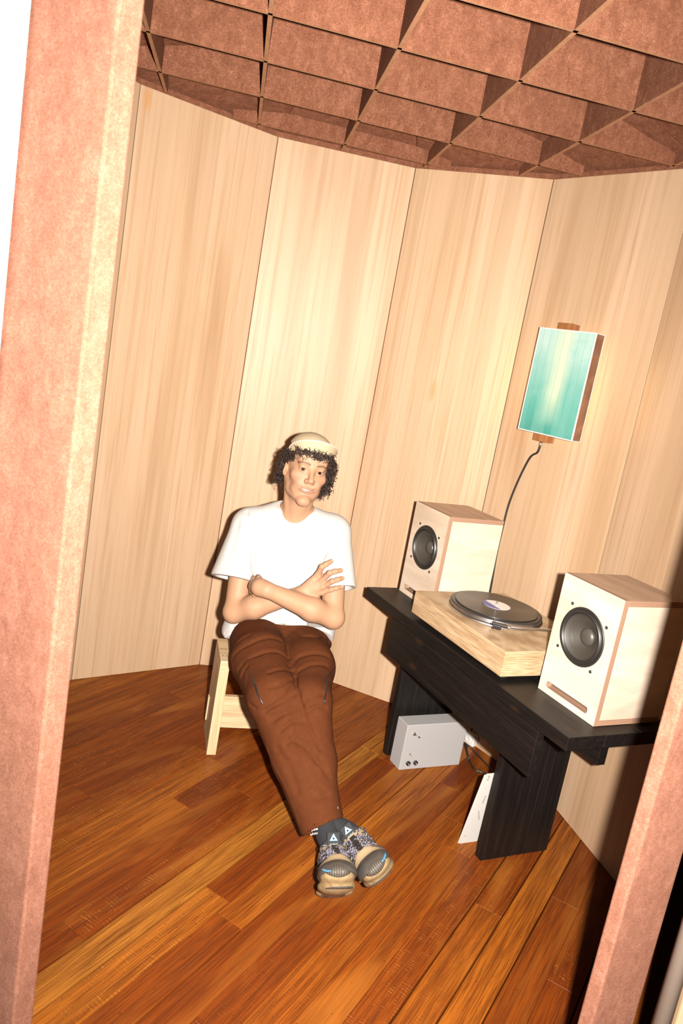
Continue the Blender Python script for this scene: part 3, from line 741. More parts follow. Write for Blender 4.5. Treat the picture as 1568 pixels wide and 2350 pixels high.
# smiling mouth
mz = lambda x: -.0695 + 13.0 * x * x
xs = np.linspace(-.0275, .0275, 11)
my = lambda x: .0865 - 13. * x * x
for a, b in zip(xs[:-1], xs[1:]):
    ra, rb = .0037 * (1 - (a / .036) ** 2), .0037 * (1 - (b / .036) ** 2)
    B.op(cap(H_(a, my(a), mz(a) + .0038), H_(b, my(b), mz(b) + .0038), ra, rb), .006)
    B.op(cap(H_(a, my(a) - .001, mz(a) - .0056), H_(b, my(b) - .001, mz(b) - .0056), ra * 1.25, rb * 1.25), .006)
for a, b in zip(xs[:-1], xs[1:]):
    r_ = .0038 * (1 - ((a + b) / 2 / .0300) ** 2)
    B.cut(cap(H_(a, my(a) + .004, mz(a) - .0006), H_(b, my(b) + .004, mz(b) - .0006), r_), .0012)
    B.cut(cap(H_(a, my(a) - .003, mz(a) - .0006), H_(b, my(b) - .003, mz(b) - .0006), r_), .0012)
# ears
for sx in (-1, 1):
    ef = Frame((0, 0, 0), (hx * .92 - sx * fw * .38), (fw * .9 + sx * hx * .35 + hu * .1), hu)
    B.op(ell(H_(sx * .0765, -.010, -.008), (.0065, .0185, .0320), ef), .008)
    B.cut(ell(H_(sx * .0835, -.004, -.002), (.0050, .0105, .0190), ef), .004)
    B.op(ell(H_(sx * .0745, -.002, -.012), (.006, .006, .010), ef), .006)
# neck, shoulders, torso (under the shirt), arms
B.op(cap(nk0, nk1, .0530, .0580), .026)
B.op(cap(H_(0, .005, -.080), nk1 + NA([0, -.035, -.02]), .030, .030), .02)
for sx in (-1, 1):
    B.op(cap(H_(sx * .058, -.020, -.050), nk1 + NA([.022 * sx, -.052, .0]), .0095, .0105), .016)
for p in (shR, shL):
    B.op(cap(nk1 + (0, .005, .012), p, .050, .046), .03)
B.op(ell(NA([-.222, 2.742, .80]), (.150, .095, .17)), .04)
B.op(ell(NA([-.210, 2.735, .60]), (.145, .090, .16)), .04)
def arm(sh, el, wr, pole):
    m_ = sh * .55 + el * .45
    chain(B, [sh, m_, el], [.050, .047, .038], .02)
    mid = el * .68 + wr * .32 + pole * .006
    chain(B, [el, mid, wr], [.0385, .0425, .0265], .018)
    B.op(ell(el + (el - (sh + wr) / 2) * .03, (.030, .030, .030)), .02)
arm(shR, elR, wrR, NA([0, -1, 0])); arm(shL, elL, wrL, NA([0, -1, 0]))
# his right hand: spread over the left sleeve
def finger(pts, r0, r1, k=.006):
    P = [NA(p) for p in pts]; n_ = len(P); chain(B, P, [r0 + (r1 - r0) * i / (n_ - 1) for i in range(n_)], k)
mcp = [at(730, 1319, 2.566), at(740, 1332, 2.556), at(741, 1347, 2.553), at(739, 1359, 2.560)]
pip = [at(739, 1301, 2.552), at(757, 1315, 2.538), at(763, 1334, 2.538), at(761, 1353, 2.548)]
dip = [at(750, 1294, 2.560), at(771, 1311, 2.548), at(776, 1330, 2.548), at(773, 1349.5, 2.556)]
tip = [at(761, 1288, 2.572), at(783, 1309, 2.563), at(786, 1327, 2.563), at(783, 1347, 2.570)]
for q in range(4):
    B.op(cap(wrR + NA([.004, 0, .010 - .006 * q]), mcp[q], .0175, .0105), .012)
    finger([mcp[q], pip[q], dip[q], tip[q]], (.0106, .0108, .0104, .0094)[q], (.0080, .0080, .0078, .0072)[q], .005)
    B.op(ell(mcp[q] + NA([0, -.003, .001]), (.0095, .0085, .0095)), .008)
finger([wrR + NA([.02, .012, .014]), wrR + NA([.035, .030, .040]), wrR + NA([.055, .040, .062]), wrR + NA([.075, .044, .075])], .0125, .0085)
# his left hand: slipped under the right upper arm
hl = [wrL, NA([-.283, 2.500, .722]), NA([-.306, 2.545, .708])]
chain(B, hl, [.0265, .0295, .026], .014)
for q in range(4):
    z = .722 - .015 * q
    finger([NA([-.304, 2.545, z]), NA([-.322, 2.585, z - .004]), NA([-.330, 2.620, z - .008]), NA([-.330, 2.645, z - .014])], .0098, .0074)
finger([NA([-.280, 2.515, .735]), NA([-.298, 2.550, .738]), NA([-.306, 2.580, .735])], .011, .0085)
V, Fc = B.mesh(); V = smoothv(V, Fc, 1, .35)
L = (V - HO) @ HF.m.T            # head-local coordinates
t = NT('skin'); cA = t.n('Attribute', attribute_name='tint').outputs['Color']; v = t.lc(False)
n1 = t.noise(v, 60., 4., .6); n2 = t.noise(v, 420., 3., .6)
c = t.mix(t.math('MULTIPLY', n1, .30), cA, t.mix(.5, cA, (.27, .10, .055))); c = t.mix(t.math('MULTIPLY', n2, .16), c, (.21, .10, .06))
t.B(color=c, rough=.55, spec=.22, sub=.08, subr=(.012, .004, .002), subs=.6, normal=t.bump(t.math('ADD', n2, t.math('MULTIPLY', n1, .5)), .12, .0012)); M['skin'] = t.m
col = np.tile(NA([.285, .165, .098]), (len(V), 1))
def blend(mask, c_): col[:] = col * (1 - mask[:, None]) + NA(c_) * mask[:, None]
def gs(cx, cy, cz, rx, ry, rz): return np.exp(-(((L[:, 0] - cx) / rx) ** 2 + ((L[:, 1] - cy) / ry) ** 2 + ((L[:, 2] - cz) / rz) ** 2))
face = (L[:, 1] > .0) & (np.abs(L[:, 0]) < .09) & (L[:, 2] > -.14) & (L[:, 2] < .14)
for sx in (-1, 1):
    blend(.45 * gs(sx * .042, .06, -.030, .022, .05, .020), (.31, .125, .080))
    bx = np.clip((L[:, 0] * sx - .013) / .038, 0, 1); bz = .0215 + .006 * np.sin(bx * 2.6) - .004 * bx
    br = np.exp(-((L[:, 2] - bz) / (.0046 - .0014 * bx)) ** 2) * (L[:, 0] * sx > .012) * (L[:, 0] * sx < .053) * (L[:, 1] > .04)
    blend(.92 * br, (.030, .014, .008))
    blend(.9 * gs(sx * .0315, .082, .0052, .013, .02, .0017), (.035, .015, .010))
    blend(.30 * gs(sx * .0315, .08, -.012, .015, .03, .006), (.20, .09, .06))
    blend(.35 * gs(sx * .076, -.01, -.008, .012, .03, .03), (.31, .13, .08))
blend(.55 * gs(0, .105, -.034, .014, .02, .012), (.32, .125, .082))
lz = mz(L[:, 0]); lip = ((np.abs(L[:, 2] - lz - .0040) < .0024) | (np.abs(L[:, 2] - lz + .0062) < .0034)) & (np.abs(L[:, 0]) < .0285) & (L[:, 1] > .066)
blend(.60 * lip.astype(float), (.27, .105, .080))
inn = (np.abs(L[:, 2] - lz + .0006) < .0016) & (np.abs(L[:, 0]) < .026) & (L[:, 1] > .066)
blend(inn.astype(float) * .8, (.16, .04, .03))
stub = face & (L[:, 2] < -.045) & (L[:, 2] > -.125); blend(.16 * stub, (.18, .105, .075))
hairm = ((L[:, 2] > .052 - .5 * np.clip(.06 - L[:, 1], 0, .07)) & (L[:, 1] > -.12) & (L[:, 2] > -.06) & (L[:, 1] < .088)) & ((L[:, 2] > .056) | (L[:, 1] < -.022)) & (np.linalg.norm(L, axis=1) < .16)
blend(hairm.astype(float) * .93, (.020, .012, .009))
hand_m = np.clip(1 - np.linalg.norm(V - mcp[1], axis=1) / .085, 0, 1); blend(.5 * hand_m, (.30, .140, .092))
body = mesh_obj('body', V, Fc, M['skin'], person, smooth=True); set_col(body, 'tint', col)
# nails
M['nail'] = simple('fingernail', (.36, .21, .16), .3)
for q in range(4):
    d_ = tip[q] - dip[q]; d_ /= np.linalg.norm(d_); nn = NA([0, -1., .25]); nn -= d_ * (nn @ d_); nn /= np.linalg.norm(nn); sd = np.cross(d_, nn)
    Vn, Fn = lathe([(0, .0018)] + [(math.sin(a) * 1., .0018 * math.cos(a)) for a in np.linspace(.2, 1.57, 5)], 14)
    Vn = Vn * NA([.0058, .0046, 1.]); part('fingernail', (Vn, Fn), M['nail'], body, Frame(tip[q] + d_ * .0015 + nn * .0058, d_, sd, nn), True)
# eyes and teeth
t = NT('eye'); cA = t.n('Attribute', attribute_name='tint').outputs['Color']; t.B(color=cA, rough=.04, spec=.4); M['eye'] = t.m
bm = bmesh.new(); bmesh.ops.create_uvsphere(bm, u_segments=72, v_segments=48, radius=.0126); ev, ef_ = bm_data(bm); bm.free()
for sx in (-1, 1):
    ec = HF((sx * .0315, .0712, .0006)); look = CAM - ec; look /= np.linalg.norm(look); look = look * .8 + fw * .2; look /= np.linalg.norm(look)
    dn = (ev / .0126) @ look; ang_ = np.arccos(np.clip(dn, -1, 1)) * .0126
    cc = np.where(ang_[:, None] < .0030, NA([.006, .004, .004]), np.where(ang_[:, None] < .0064, NA([.026, .009, .004]), NA([.20, .155, .130])))
    e = mesh_obj('eye', ev + ec, ef_, M['eye'], body, smooth=True); set_col(e, 'tint', cc)
tv, tf = [], []
for a, b in zip(xs[:-1], xs[1:]):
    p = [HF((x, my(x) - .0030, mz(x) + dz)) for x, dz in ((a, -.0030), (b, -.0030), (b, .0040), (a, .0040))]; q = [x_ - fw * .004 for x_ in p]
    o_ = len(tv); tv += p + q; tf += [(o_, o_ + 1, o_ + 2, o_ + 3), (o_ + 4, o_ + 7, o_ + 6, o_ + 5), (o_, o_ + 4, o_ + 5, o_ + 1), (o_ + 3, o_ + 2, o_ + 6, o_ + 7)]
mesh_obj('teeth', tv, tf, simple('teeth', (.22, .195, .165), .4), body)

# ---- t-shirt
S = SDF((-.53, 2.54, .38), (.07, 2.92, 1.03), .0036)
S.op(ell(NA([-.222, 2.745, .800]), (.172, .112, .185)), .02)
S.op(cap(shR + (.02, 0, -.002), shL + (-.02, 0, -.002), .0640, .0630), .04)
S.op(cap(nk1 + (-.05, .0, .0), shR + (0, 0, .006), .056, .056), .03); S.op(cap(nk1 + (.035, 0, .0), shL + (0, 0, .004), .056, .056), .03)
S.op(ell(NA([-.212, 2.742, .585]), (.188, .128, .235)), .05)
S.op(cap(NA([-.305, 2.715, .64]), NA([-.325, 2.700, .47]), .085, .100), .05); S.op(cap(NA([-.11, 2.73, .62]), NA([-.090, 2.715, .52]), .075, .092), .05)
slR, slL = NA([-.404, 2.652, .690]), NA([-.018, 2.640, .728])
S.op(cap(shR, slR, .068, .0840), .03); S.op(cap(shL, slL, .066, .0700), .03)
lo_, hi_ = S.lo, S.lo + S.h * (S.n - 1)
dR = slR - shR; dR /= np.linalg.norm(dR); dL = slL - shL; dL /= np.linalg.norm(dL)
hR = slR + dR * .005; hL = slL + dL * .005
S.cut(half(hR, dR + NA([.10, 0, 0]), hR - (.12, .12, .12), NA([-.328, hR[1] + .12, hR[2] + .10])), .003)
S.cut(half(hL, dL, NA([-.085, hL[1] - .12, hL[2] - .14]), hL + (.12, .12, .10)), .003)
S.cut(cap(shR + dR * .135 + (-.012, .004, 0), hR + dR * .05 + (-.006, 0, 0), .040, .0720), .004); S.cut(cap(shL + dL * .12, hL + dL * .05, .042, .0650), .004)
# neckline
_pn = np.cross(NA([.164, 0, .005]), NA([.037, -.095, -.036])); _pn = _pn * -1 if _pn[2] < 0 else _pn; _pn /= np.linalg.norm(_pn)
def _neck(X, Y, Z):
    a_ = -((X + .232) * _pn[0] + (Y - 2.735) * _pn[1] + (Z - .986) * _pn[2]); c_ = (np.sqrt(((X + .236) / .084) ** 2 + ((Y - 2.738) / .115) ** 2) - 1) * .085
    return np.maximum(a_, c_).astype(np.float32)
S.cut((NA([-.34, 2.60, .90]), NA([-.13, 2.87, 1.06]), _neck), .004)
# hem
S.cut(half(NA([-.20, 2.615, .560]), NA([.42, -.98, -1.]), lo_, NA([-.20, hi_[1], hi_[2]])), .0005); S.cut(half(NA([-.20, 2.615, .560]), NA([.12, -.98, -1.]), NA([-.2001, lo_[1], lo_[2]]), hi_), .0005)
S.cut(half(NA([-.20, 2.75, .405]), NA([-.25, 0, -1.]), lo_, hi_), .003)
def sf(pts, w_, amp, S_=None, y0=2.35, y1=2.85):
    S_ = S_ or S
    P = [S_.trace(u, v, y0, y1) for u, v in pts]; P = [p for p in P if p is not None]
    if len(P) > 1: S_.fold(P, w_, amp)
z1 = lambda *q: [(440 + x * .3189, 960 + y * .3188) for x, y in q]
for pl, w_, a_ in ((z1((400, 670), (430, 790), (428, 950), (440, 1100)), .006, .0045), (z1((935, 735), (962, 830), (955, 950), (945, 1010)), .006, .0045), (z1((490, 900), (470, 1020), (455, 1130)), .007, .006),
                   (z1((560, 1010), (500, 1060), (455, 1140)), .006, .004), (z1((330, 760), (300, 900), (250, 1060)), .012, .004), (z1((1000, 800), (985, 900), (960, 990)), .007, .004), (z1((250, 1420), (330, 1470), (480, 1460), (640, 1445)), .007, .005),
                   (z1((300, 1500), (460, 1490), (620, 1470)), .006, .003), (z1((700, 1430), (820, 1440), (930, 1480)), .006, .004), (z1((245, 1545), (300, 1545), (360, 1528)), .005, .0025), (z1((860, 1130), (880, 1010), (905, 930)), .010, .004), (z1((620, 1180), (720, 1230), (820, 1225)), .012, .005)):
    sf(pl, w_, a_ * 1.5)
V, Fc = S.mesh(); V = smoothv(V, Fc, 2, .4)
t = NT('white_cotton'); v = t.lc(False); n1 = t.noise(v, 900., 2.); n2 = t.noise(v, 26., 4., .55, .8)
t.B(color=t.mix(n2, (.345, .325, .312), (.38, .362, .348)), rough=.85, spec=.15, normal=t.bump(t.math('ADD', t.math('MULTIPLY', n1, .12), n2), .35, .004)); M['shirt'] = t.m
shirt = mesh_obj('t_shirt', V, Fc, M['shirt'], person, smooth=True); shirt['label'] = 'plain white cotton t-shirt'

# ---- trousers
hpR, knR, hmR = NA([-.295, 2.700, .470]), NA([-.160, 2.290, .432]), at(737, 1890, 2.065)
hpL, knL, hmL = NA([-.118, 2.700, .478]), NA([-.045, 2.290, .435]), NA([.070, 2.070, .160])
Tt = SDF((-.46, 1.96, .04), (.21, 2.92, .68), .0040)
Tt.op(ell(NA([-.205, 2.735, .475]), (.205, .125, .090)), .03)
Tt.op(ell(NA([-.195, 2.690, .500]), (.150, .090, .075)), .04)
chain(Tt, [hpL, hpL * .5 + knL * .5 + (0.012, 0, .006), knL, knL * .5 + hmL * .5 + (0, 0, -.004), hmL], [.098, .092, .076, .066, .060], .03)
chain(Tt, [hpR, hpR * .5 + knR * .5 + (-.012, 0, .006), knR, knR * .5 + hmR * .5 + (0, 0, -.006), hmR], [.100, .104, .086, .074, .068], .02)
lo_, hi_ = Tt.lo, Tt.lo + Tt.h * (Tt.n - 1)
sdR = hmR - knR; sdR /= np.linalg.norm(sdR); sdL = hmL - knL; sdL /= np.linalg.norm(sdL)
Tt.cut(half(hmR + sdR * .012, sdR, hmR - .13, hmR + .13), .003)
Tt.cut(cap(hmR - sdR * .10, hmR + sdR * .05, .055, .0665), .003)
Tt.cut(half(NA([-.2, 2.615, .578]), NA([0, .9, 1.]), lo_, hi_), .003)
Tt.cut(half(NA([-.2, 2.7, .3855]), NA([0, 0, -1.]), NA([-.46, 2.585, .3]), NA([.21, 2.92, .45])), .003)
z2 = lambda *q: [(440 + x * .3189, 1400 + y * .3189) for x, y in q]
for pl, w_, a_ in ((z2((300, 330), (420, 245), (560, 195), (640, 215)), .008, .006), (z2((330, 430), (480, 320), (620, 300), (690, 345)), .009, .007), (z2((560, 450), (660, 425), (735, 440)), .008, .006),
                   (z2((655, 120), (665, 200), (690, 290), (700, 350)), .006, .006), (z2((700, 400), (760, 345), (860, 312), (980, 330)), .008, .007), (z2((740, 455), (850, 395), (970, 400)), .008, .006), (z2((735, 140), (800, 190), (900, 195), (960, 180)), .008, .006),
                   (z2((930, 180), (990, 230), (1010, 280)), .008, .006), (z2((260, 250), (330, 230), (420, 180)), .007, .005), (z2((540, 720), (650, 650), (760, 590)), .009, .007), (z2((580, 800), (690, 730), (790, 690)), .009, .007), (z2((640, 870), (720, 800), (800, 800)), .008, .006), (z2((690, 960), (760, 890), (830, 940)), .009, .006),
                   (z2((820, 650), (900, 605), (950, 610)), .007, .005), (z2((830, 730), (900, 690), (960, 700)), .007, .005), (z2((740, 470), (770, 600), (810, 760), (860, 880), (930, 1000)), .007, .008), (z2((720, 930), (830, 990), (900, 1080)), .010, .005),
                   (z2((860, 1340), (920, 1360), (975, 1330)), .008, .005), (z2((890, 1080), (950, 1140), (985, 1200)), .009, .005), (z2((300, 560), (360, 480), (400, 410)), .008, .005), (z2((330, 620), (420, 680), (540, 730)), .006, .005), (z2((440, 820), (560, 760), (640, 740)), .007, .005),
                   (z2((560, 560), (640, 540), (720, 500)), .008, .005), (z2((620, 1000), (700, 1120), (760, 1300)), .014, .004), (z2((700, 590), (740, 540), (750, 480)), .008, .006)):
    sf(pl, w_ * .9, a_ * 1.25, Tt, 1.95, 2.85)
# side seams and pocket flap edges stand slightly proud
for pl in (z2((400, 400), (390, 500), (385, 560), (330, 620)), z2((540, 715), (490, 760), (445, 815), (470, 870)), z2((450, 830), (540, 1000), (620, 1180), (690, 1310), (740, 1430), (770, 1540)), z2((280, 330), (300, 420), (290, 440))):
    sf(pl, .0045, -.0028, Tt, 1.95, 2.85)
pocket = [[Tt.trace(u, v, 1.95, 2.85) for u, v in pl] for pl in (z2((400, 430), (432, 480), (458, 545), (480, 610), (510, 670), (538, 712)), z2((1028, 385), (1005, 440), (975, 480), (968, 560), (960, 640), (955, 680)), z2((280, 205), (252, 250), (262, 310), (275, 335)))]
V, Fc = Tt.mesh(); V = smoothv(V, Fc, 2, .4)
t = NT('brown_canvas'); v = t.lc(False); n1 = t.noise(v, 520., 3., .7); n2 = t.noise(v, 18., 4., .6, 1.0); n3 = t.noise(v, 60., 3., .6)
c = t.mix(n2, (.054, .0148, .0048), (.074, .0215, .0070)); c = t.mix(t.math('MULTIPLY', n1, .45), c, (.042, .0135, .0055)); c = t.mix(t.ramp(n3, [(.5, (0,) * 3), (.75, (.35,) * 3)]), c, (.082, .0270, .0100))
t.B(color=c, rough=.88, spec=.06, normal=t.bump(t.math('ADD', t.math('MULTIPLY', n1, .6), t.math('ADD', n2, t.math('MULTIPLY', n3, .4))), .40, .004)); M['trousers'] = t.m
trousers = mesh_obj('trousers', V, Fc, M['trousers'], person, smooth=True); trousers['label'] = 'rust brown canvas cargo trousers'
for P in pocket:
    P = [p + NA([0, -.001, .0006]) for p in P if p is not None]
    if len(P) > 3:
        P = spline(P, 5); n_ = len(P); part('pocket_zip', tube(P, [.0010 + .0030 * math.sin(math.pi * i / (n_ - 1)) for i in range(n_)], 8), M['blackplastic'], trousers, None, True)

# ---- shoes and socks
M['shoe_upper'] = None
t = NT('cream_mesh_upper'); v = t.lc(False); n1 = t.noise(v, 700., 2.); t.B(color=t.mix(n1, (.27, .195, .110), (.33, .245, .145)), rough=.8, spec=.2, normal=t.bump(n1, .3, .001)); M['shoe_upper'] = t.m
t = NT('cream_midsole'); v = t.lc(False); n1 = t.noise(v, 60., 4.); t.B(color=t.mix(t.ramp(n1, [(.45, (0,) * 3), (.7, (.7,) * 3)]), (.22, .155, .075), (.12, .075, .033)), rough=.6); M['midsole'] = t.m
t = NT('grey_rubber_toe'); v = t.lc(False); n1 = t.noise(v, 50., 4.); t.B(color=t.mix(n1, (.028, .026, .024), (.062, .054, .046)), rough=.45, normal=t.bump(n1, .1, .002)); M['toe'] = t.m
t = NT('outsole_rubber'); v = t.lc(False); q = t.xyz(v); wv = t.n('TexWave', {'Vector': v, 'Scale': 55., 'Distortion': 3.}, bands_direction='X').outputs[0]; t.B(color=t.mix(wv, (.034, .029, .024), (.070, .058, .046)), rough=.55, normal=t.bump(wv, .5, .003)); M['outsole'] = t.m
t = NT('speckled_lace'); v = t.lc(False); q = t.n('TexChecker', {'Vector': v, 'Scale': 150.}); q.inputs[1].default_value = (.004, .003, .007, 1); q.inputs[2].default_value = (.12, .11, .14, 1); t.B(color=q.outputs[0], rough=.8); M['lace'] = t.m
M['webbing'] = simple('dark_webbing', (.016, .010, .008), .7)
M['collar'] = simple('black_knit_collar', (.010, .010, .013), .85)
M['blue'] = simple('light_blue_print', (.05, .15, .24), .5)
M['strapink'] = simple('brown_strap_print', (.22, .15, .11), .6)
t = NT('black_ribbed_sock'); v = t.lc(False); wv = t.n('TexWave', {'Vector': v, 'Scale': 95., 'Distortion': .3}, bands_direction='X').outputs[0]; t.B(color=t.mix(wv, (.004, .004, .006), (.009, .009, .012)), rough=.9, normal=t.bump(wv, .4, .001)); M['sock'] = t.m
M['white_print'] = simple('white_print', (.30, .29, .29), .7)
def shoe(fr, ms):                # ms = +1/-1: which side of the foot is the medial one
    U_ = SDF((-.075, -.02, -.01), (.075, .325, .20), .0030)
    U_.op(ell((0, .058, .066), (.040, .060, .062)), .01)
    U_.op(cap((0, .062, .092), (0, .190, .060), .041, .041), .02)
    U_.op(cap((0, .055, .060), (0, .058, .104), .040, .036), .02)
    U_.op(ell((ms * .003, .218, .046), (.050, .072, .036)), .02)
    U_.cut(cap((0, .044, .108), (0, .030, .20), .031, .042), .006)
    V, Fc = U_.mesh(); V = smoothv(V, Fc, 2, .4)
    root = part('shoe', (V, Fc), M['shoe_upper'], person, fr, True)
    U_2 = U_
    def surf(x, y, z0=.19):      # height of the upper at (x, y)
        for z in np.arange(z0, .0, -.0015):
            if U_2.at((x, y, z)) < 0: return z
        return .02
    # midsole: waisted footprint, kicked up at the toe, flared at the heel
    Q = SDF((-.085, -.035, -.02), (.085, .345, .085), .0032)
    for x0, y0, rx, ry in ((0, .045, .040, .056), (0, .110, .040, .070), (ms * .004, .195, .052, .072), (ms * .005, .245, .046, .055)):
        kick = .020 if y0 > .22 else 0
        Q.op(ell((x0, y0, .018 + kick), (rx, ry, .022)), .016)
    Q.op(ell((-ms * .030, .035, .012), (.030, .040, .013)), .012); Q.op(ell((ms * .022, .030, .012), (.028, .040, .013)), .012)
    V, Fc = Q.mesh(); V = smoothv(V, Fc, 1, .4); part('midsole', (V, Fc), M['midsole'], root, fr, True)
    G_ = SDF((-.075, .14, -.01), (.075, .345, .085), .0030)
    G_.op(ell((ms * .003, .232, .046), (.0535, .070, .034)), .01)
    G_.cut(half((0, .222, .06), (0, -1., .62), (-.08, .13, -.02), (.08, .35, .10)), .006)
    G_.cut(half((0, .22, .030), (0, .25, -1.), (-.08, .13, -.02), (.08, .35, .10)), .004)
    V, Fc = G_.mesh(); V = smoothv(V, Fc, 2, .4); part('toe_bumper', (V, Fc), M['toe'], root, fr, True)
    T2 = SDF((-.06, .24, -.01), (.06, .335, .085), .0028)
    T2.op(ell((ms * .005, .270, .046), (.034, .036, .022)), .008); T2.cut(ell((ms * .005, .255, .040), (.038, .036, .020)), .004)
    V, Fc = T2.mesh(); part('toe_lug', (V, Fc), M['outsole'], root, fr, True)
    for y0, ry in ((.06, .045), (.21, .06)):
        O_ = SDF((-.06, y0 - .08, -.02), (.06, y0 + .09, .02), .0032)
        O_.op(ell((ms * .003 if y0 > .1 else 0, y0, .004 + (.008 if y0 > .1 else 0)), (.036 if y0 < .1 else .045, ry, .0085)), .004); V, Fc = O_.mesh(); part('outsole', (V, Fc), M['outsole'], root, fr, True)
    # collar, tongue with tab
    ring = [(.0345 * math.cos(a), .046 + .036 * math.sin(a), 0.126 - .012 * math.cos(2 * a) + .010 * (1 if math.sin(a) > .7 else 0)) for a in np.linspace(0, 2 * math.pi, 41)]
    part('collar', tube(ring, .0062, 10, False), M['collar'], root, fr, True)
    part('tongue', boxd((-.019, .080, .098), (.019, .089, .166), .003), M['collar'], root, Frame(fr((0, 0, 0)), *(fr.m @ np.eye(3))) if False else fr)
    tri = plate([(-.012, 0), (.012, 0), (0, .020)], [circle(0, .006, .0030, 14)], 0, .0008)
    tv_ = np.asarray(tri[0]); part('tongue_logo', (np.stack([tv_[:, 0], .0895 + tv_[:, 2], .142 + tv_[:, 1]], -1), tri[1]), M['blue'], root, fr)
    tx = text_part('tongue_text', 'ACG', .012, M['blue'], root, Frame(fr((-.0125, .0898, .127)), fr.m[0], fr.m[2], -fr.m[1] * -1))
    # strap down the centre line with lettering
    ys = np.linspace(.105, .215, 14); st_v, st_f = [], []
    for i, y in enumerate(ys):
        z = surf(0, y) + .004
        st_v += [(-.0085, y, z), (.0085, y, z), (.0085, y, z + .003), (-.0085, y, z + .003)]
        if i: a = 4 * (i - 1); b = a + 4; st_f += [(a + 3, a + 2, b + 2, b + 3), (a, b, b + 1, a + 1), (a + 1, b + 1, b + 2, a + 2), (a + 3, b + 3, b, a)]
    part('strap', (NA(st_v), st_f), M['webbing'], root, fr)
    # laces: crossing bars and zigzag side loops
    for i, y in enumerate(np.linspace(.112, .200, 5)):
        for sg in (-1, 1):
            P = [(sg * x, y + sg * .010 * (x / .03), surf(sg * x, y) + .0045) for x in np.linspace(.032, .0, 7)]
            P += [(-sg * x, y + .016 - .004, surf(-sg * x, y + .012) + .006) for x in np.linspace(.008, .030, 5)]
            part('lace', tube(P, .0020, 7), M['lace'], root, fr, True)
    for sg in (-1, 1):
        for i, y in enumerate(np.linspace(.092, .212, 7)):
            P = [(sg * .030, y, surf(sg * .030, y) + .002)]
            for z in np.linspace(surf(sg * .030, y) - .004, .030, 6):
                x = .075
                while x > .01 and U_2.at((sg * x, y, z)) > 0: x -= .0015
                P.append((sg * (x + .0022), y + (.010 if i % 2 else -.008) * (1 - (z - .03) / .08), z))
            part('side_loop', tube(P, .0023, 7), M['lace'] if i % 3 == 1 else M['webbing'], root, fr, True)
    lp = [(.004, .106, .108), (.028, .098, .130), (.042, .112, .126), (.036, .128, .108), (.010, .118, .108), (-.024, .104, .128), (-.040, .118, .122), (-.034, .132, .104), (-.004, .120, .108)]
    part('bow', tube(spline(lp, 6), .0026, 8), M['lace'], root, fr, True)
    # curved stroke on the toe bumper
    for sg in (ms,):
        P = []
        for q in np.linspace(0, 1, 12):
            a = math.radians(62 - 60 * q); x, y = .0535 * math.sin(a) * sg, .232 + .070 * math.cos(a); zz = .050 + .006 * (1 - q) - (.007 * math.sin(q * math.pi * .55) if q < .5 else .004)
            P.append((x * 1.0 + ms * .003, y, zz))
        part('swoosh_mark', tube(spline(P, 3), [.0006 + .0030 * min(1, i / 6) * (1 - i / (len(spline(P, 3)) - 1)) ** .6 for i in range(len(spline(P, 3)))], 8), M['blue'], root, fr, True)
    return root
def shoe_frame(heel, d, lat):
    d = NA(d, float); d /= np.linalg.norm(d); l = NA(lat, float); l -= d * (l @ d); l /= np.linalg.norm(l); return Frame(heel, l, d, np.cross(l, d) * -1 if np.cross(l, d)[2] < 0 else np.cross(l, d))
FLs = shoe_frame((.134, 1.945, .012), (.02, -.745, .667), (.982, .141, .128))
FRs = shoe_frame((.255, 2.045, .052), (.007, -.86, .51), (.678, .379, .63))
sL = shoe(FLs, -1); sL['label'] = 'cream trail shoe with grey toe, heel resting on the floor'
sR = shoe(FRs, 1); sR['label'] = 'cream trail shoe with grey toe, crossed on top and tipped sideways'
def sock(fr, hem, kn, nm):
    a = fr((0, .050, .070)); b = fr((0, .043, .128)); d_ = (kn - hem) / np.linalg.norm(kn - hem)
    P = spline([a, b, (b * .45 + (hem + d_ * .02) * .55), hem + d_ * .08], 8); n_ = len(P)
    return part('sock', tube(P, [.031 + .008 * i / n_ for i in range(n_)], 28), M['sock'], person, None, True)
so1 = sock(FLs, hmL, knL, 'L'); so2 = sock(FRs, hmR, knR, 'R')
def sock_logo(px, y, parent, sc_=.0105):
    p = at(px[0], px[1], y); toC = CAM - p; toC /= np.linalg.norm(toC)
    ex = NA([.80, -.05, .42]); ex -= toC * (ex @ toC); ex /= np.linalg.norm(ex); ey = np.cross(toC, ex)
    f_ = Frame(p, ex, ey, toC)
    for k in range(3): part('logo_bar', plate([(-.011 + .0075 * k, .010), (-.006 + .0075 * k, .010), (-.001 + .0075 * k * .8 , .010 + .006 * (k + 1)), (-.006 + .0075 * k * .8, .010 + .006 * (k + 1))], [], 0, .0006), M['white_print'], parent, f_)
    text_part('logo_text', 'adidas', sc_, M['white_print'], parent, Frame(f_((-.0155, -.001, 0)), ex, ey, toC))

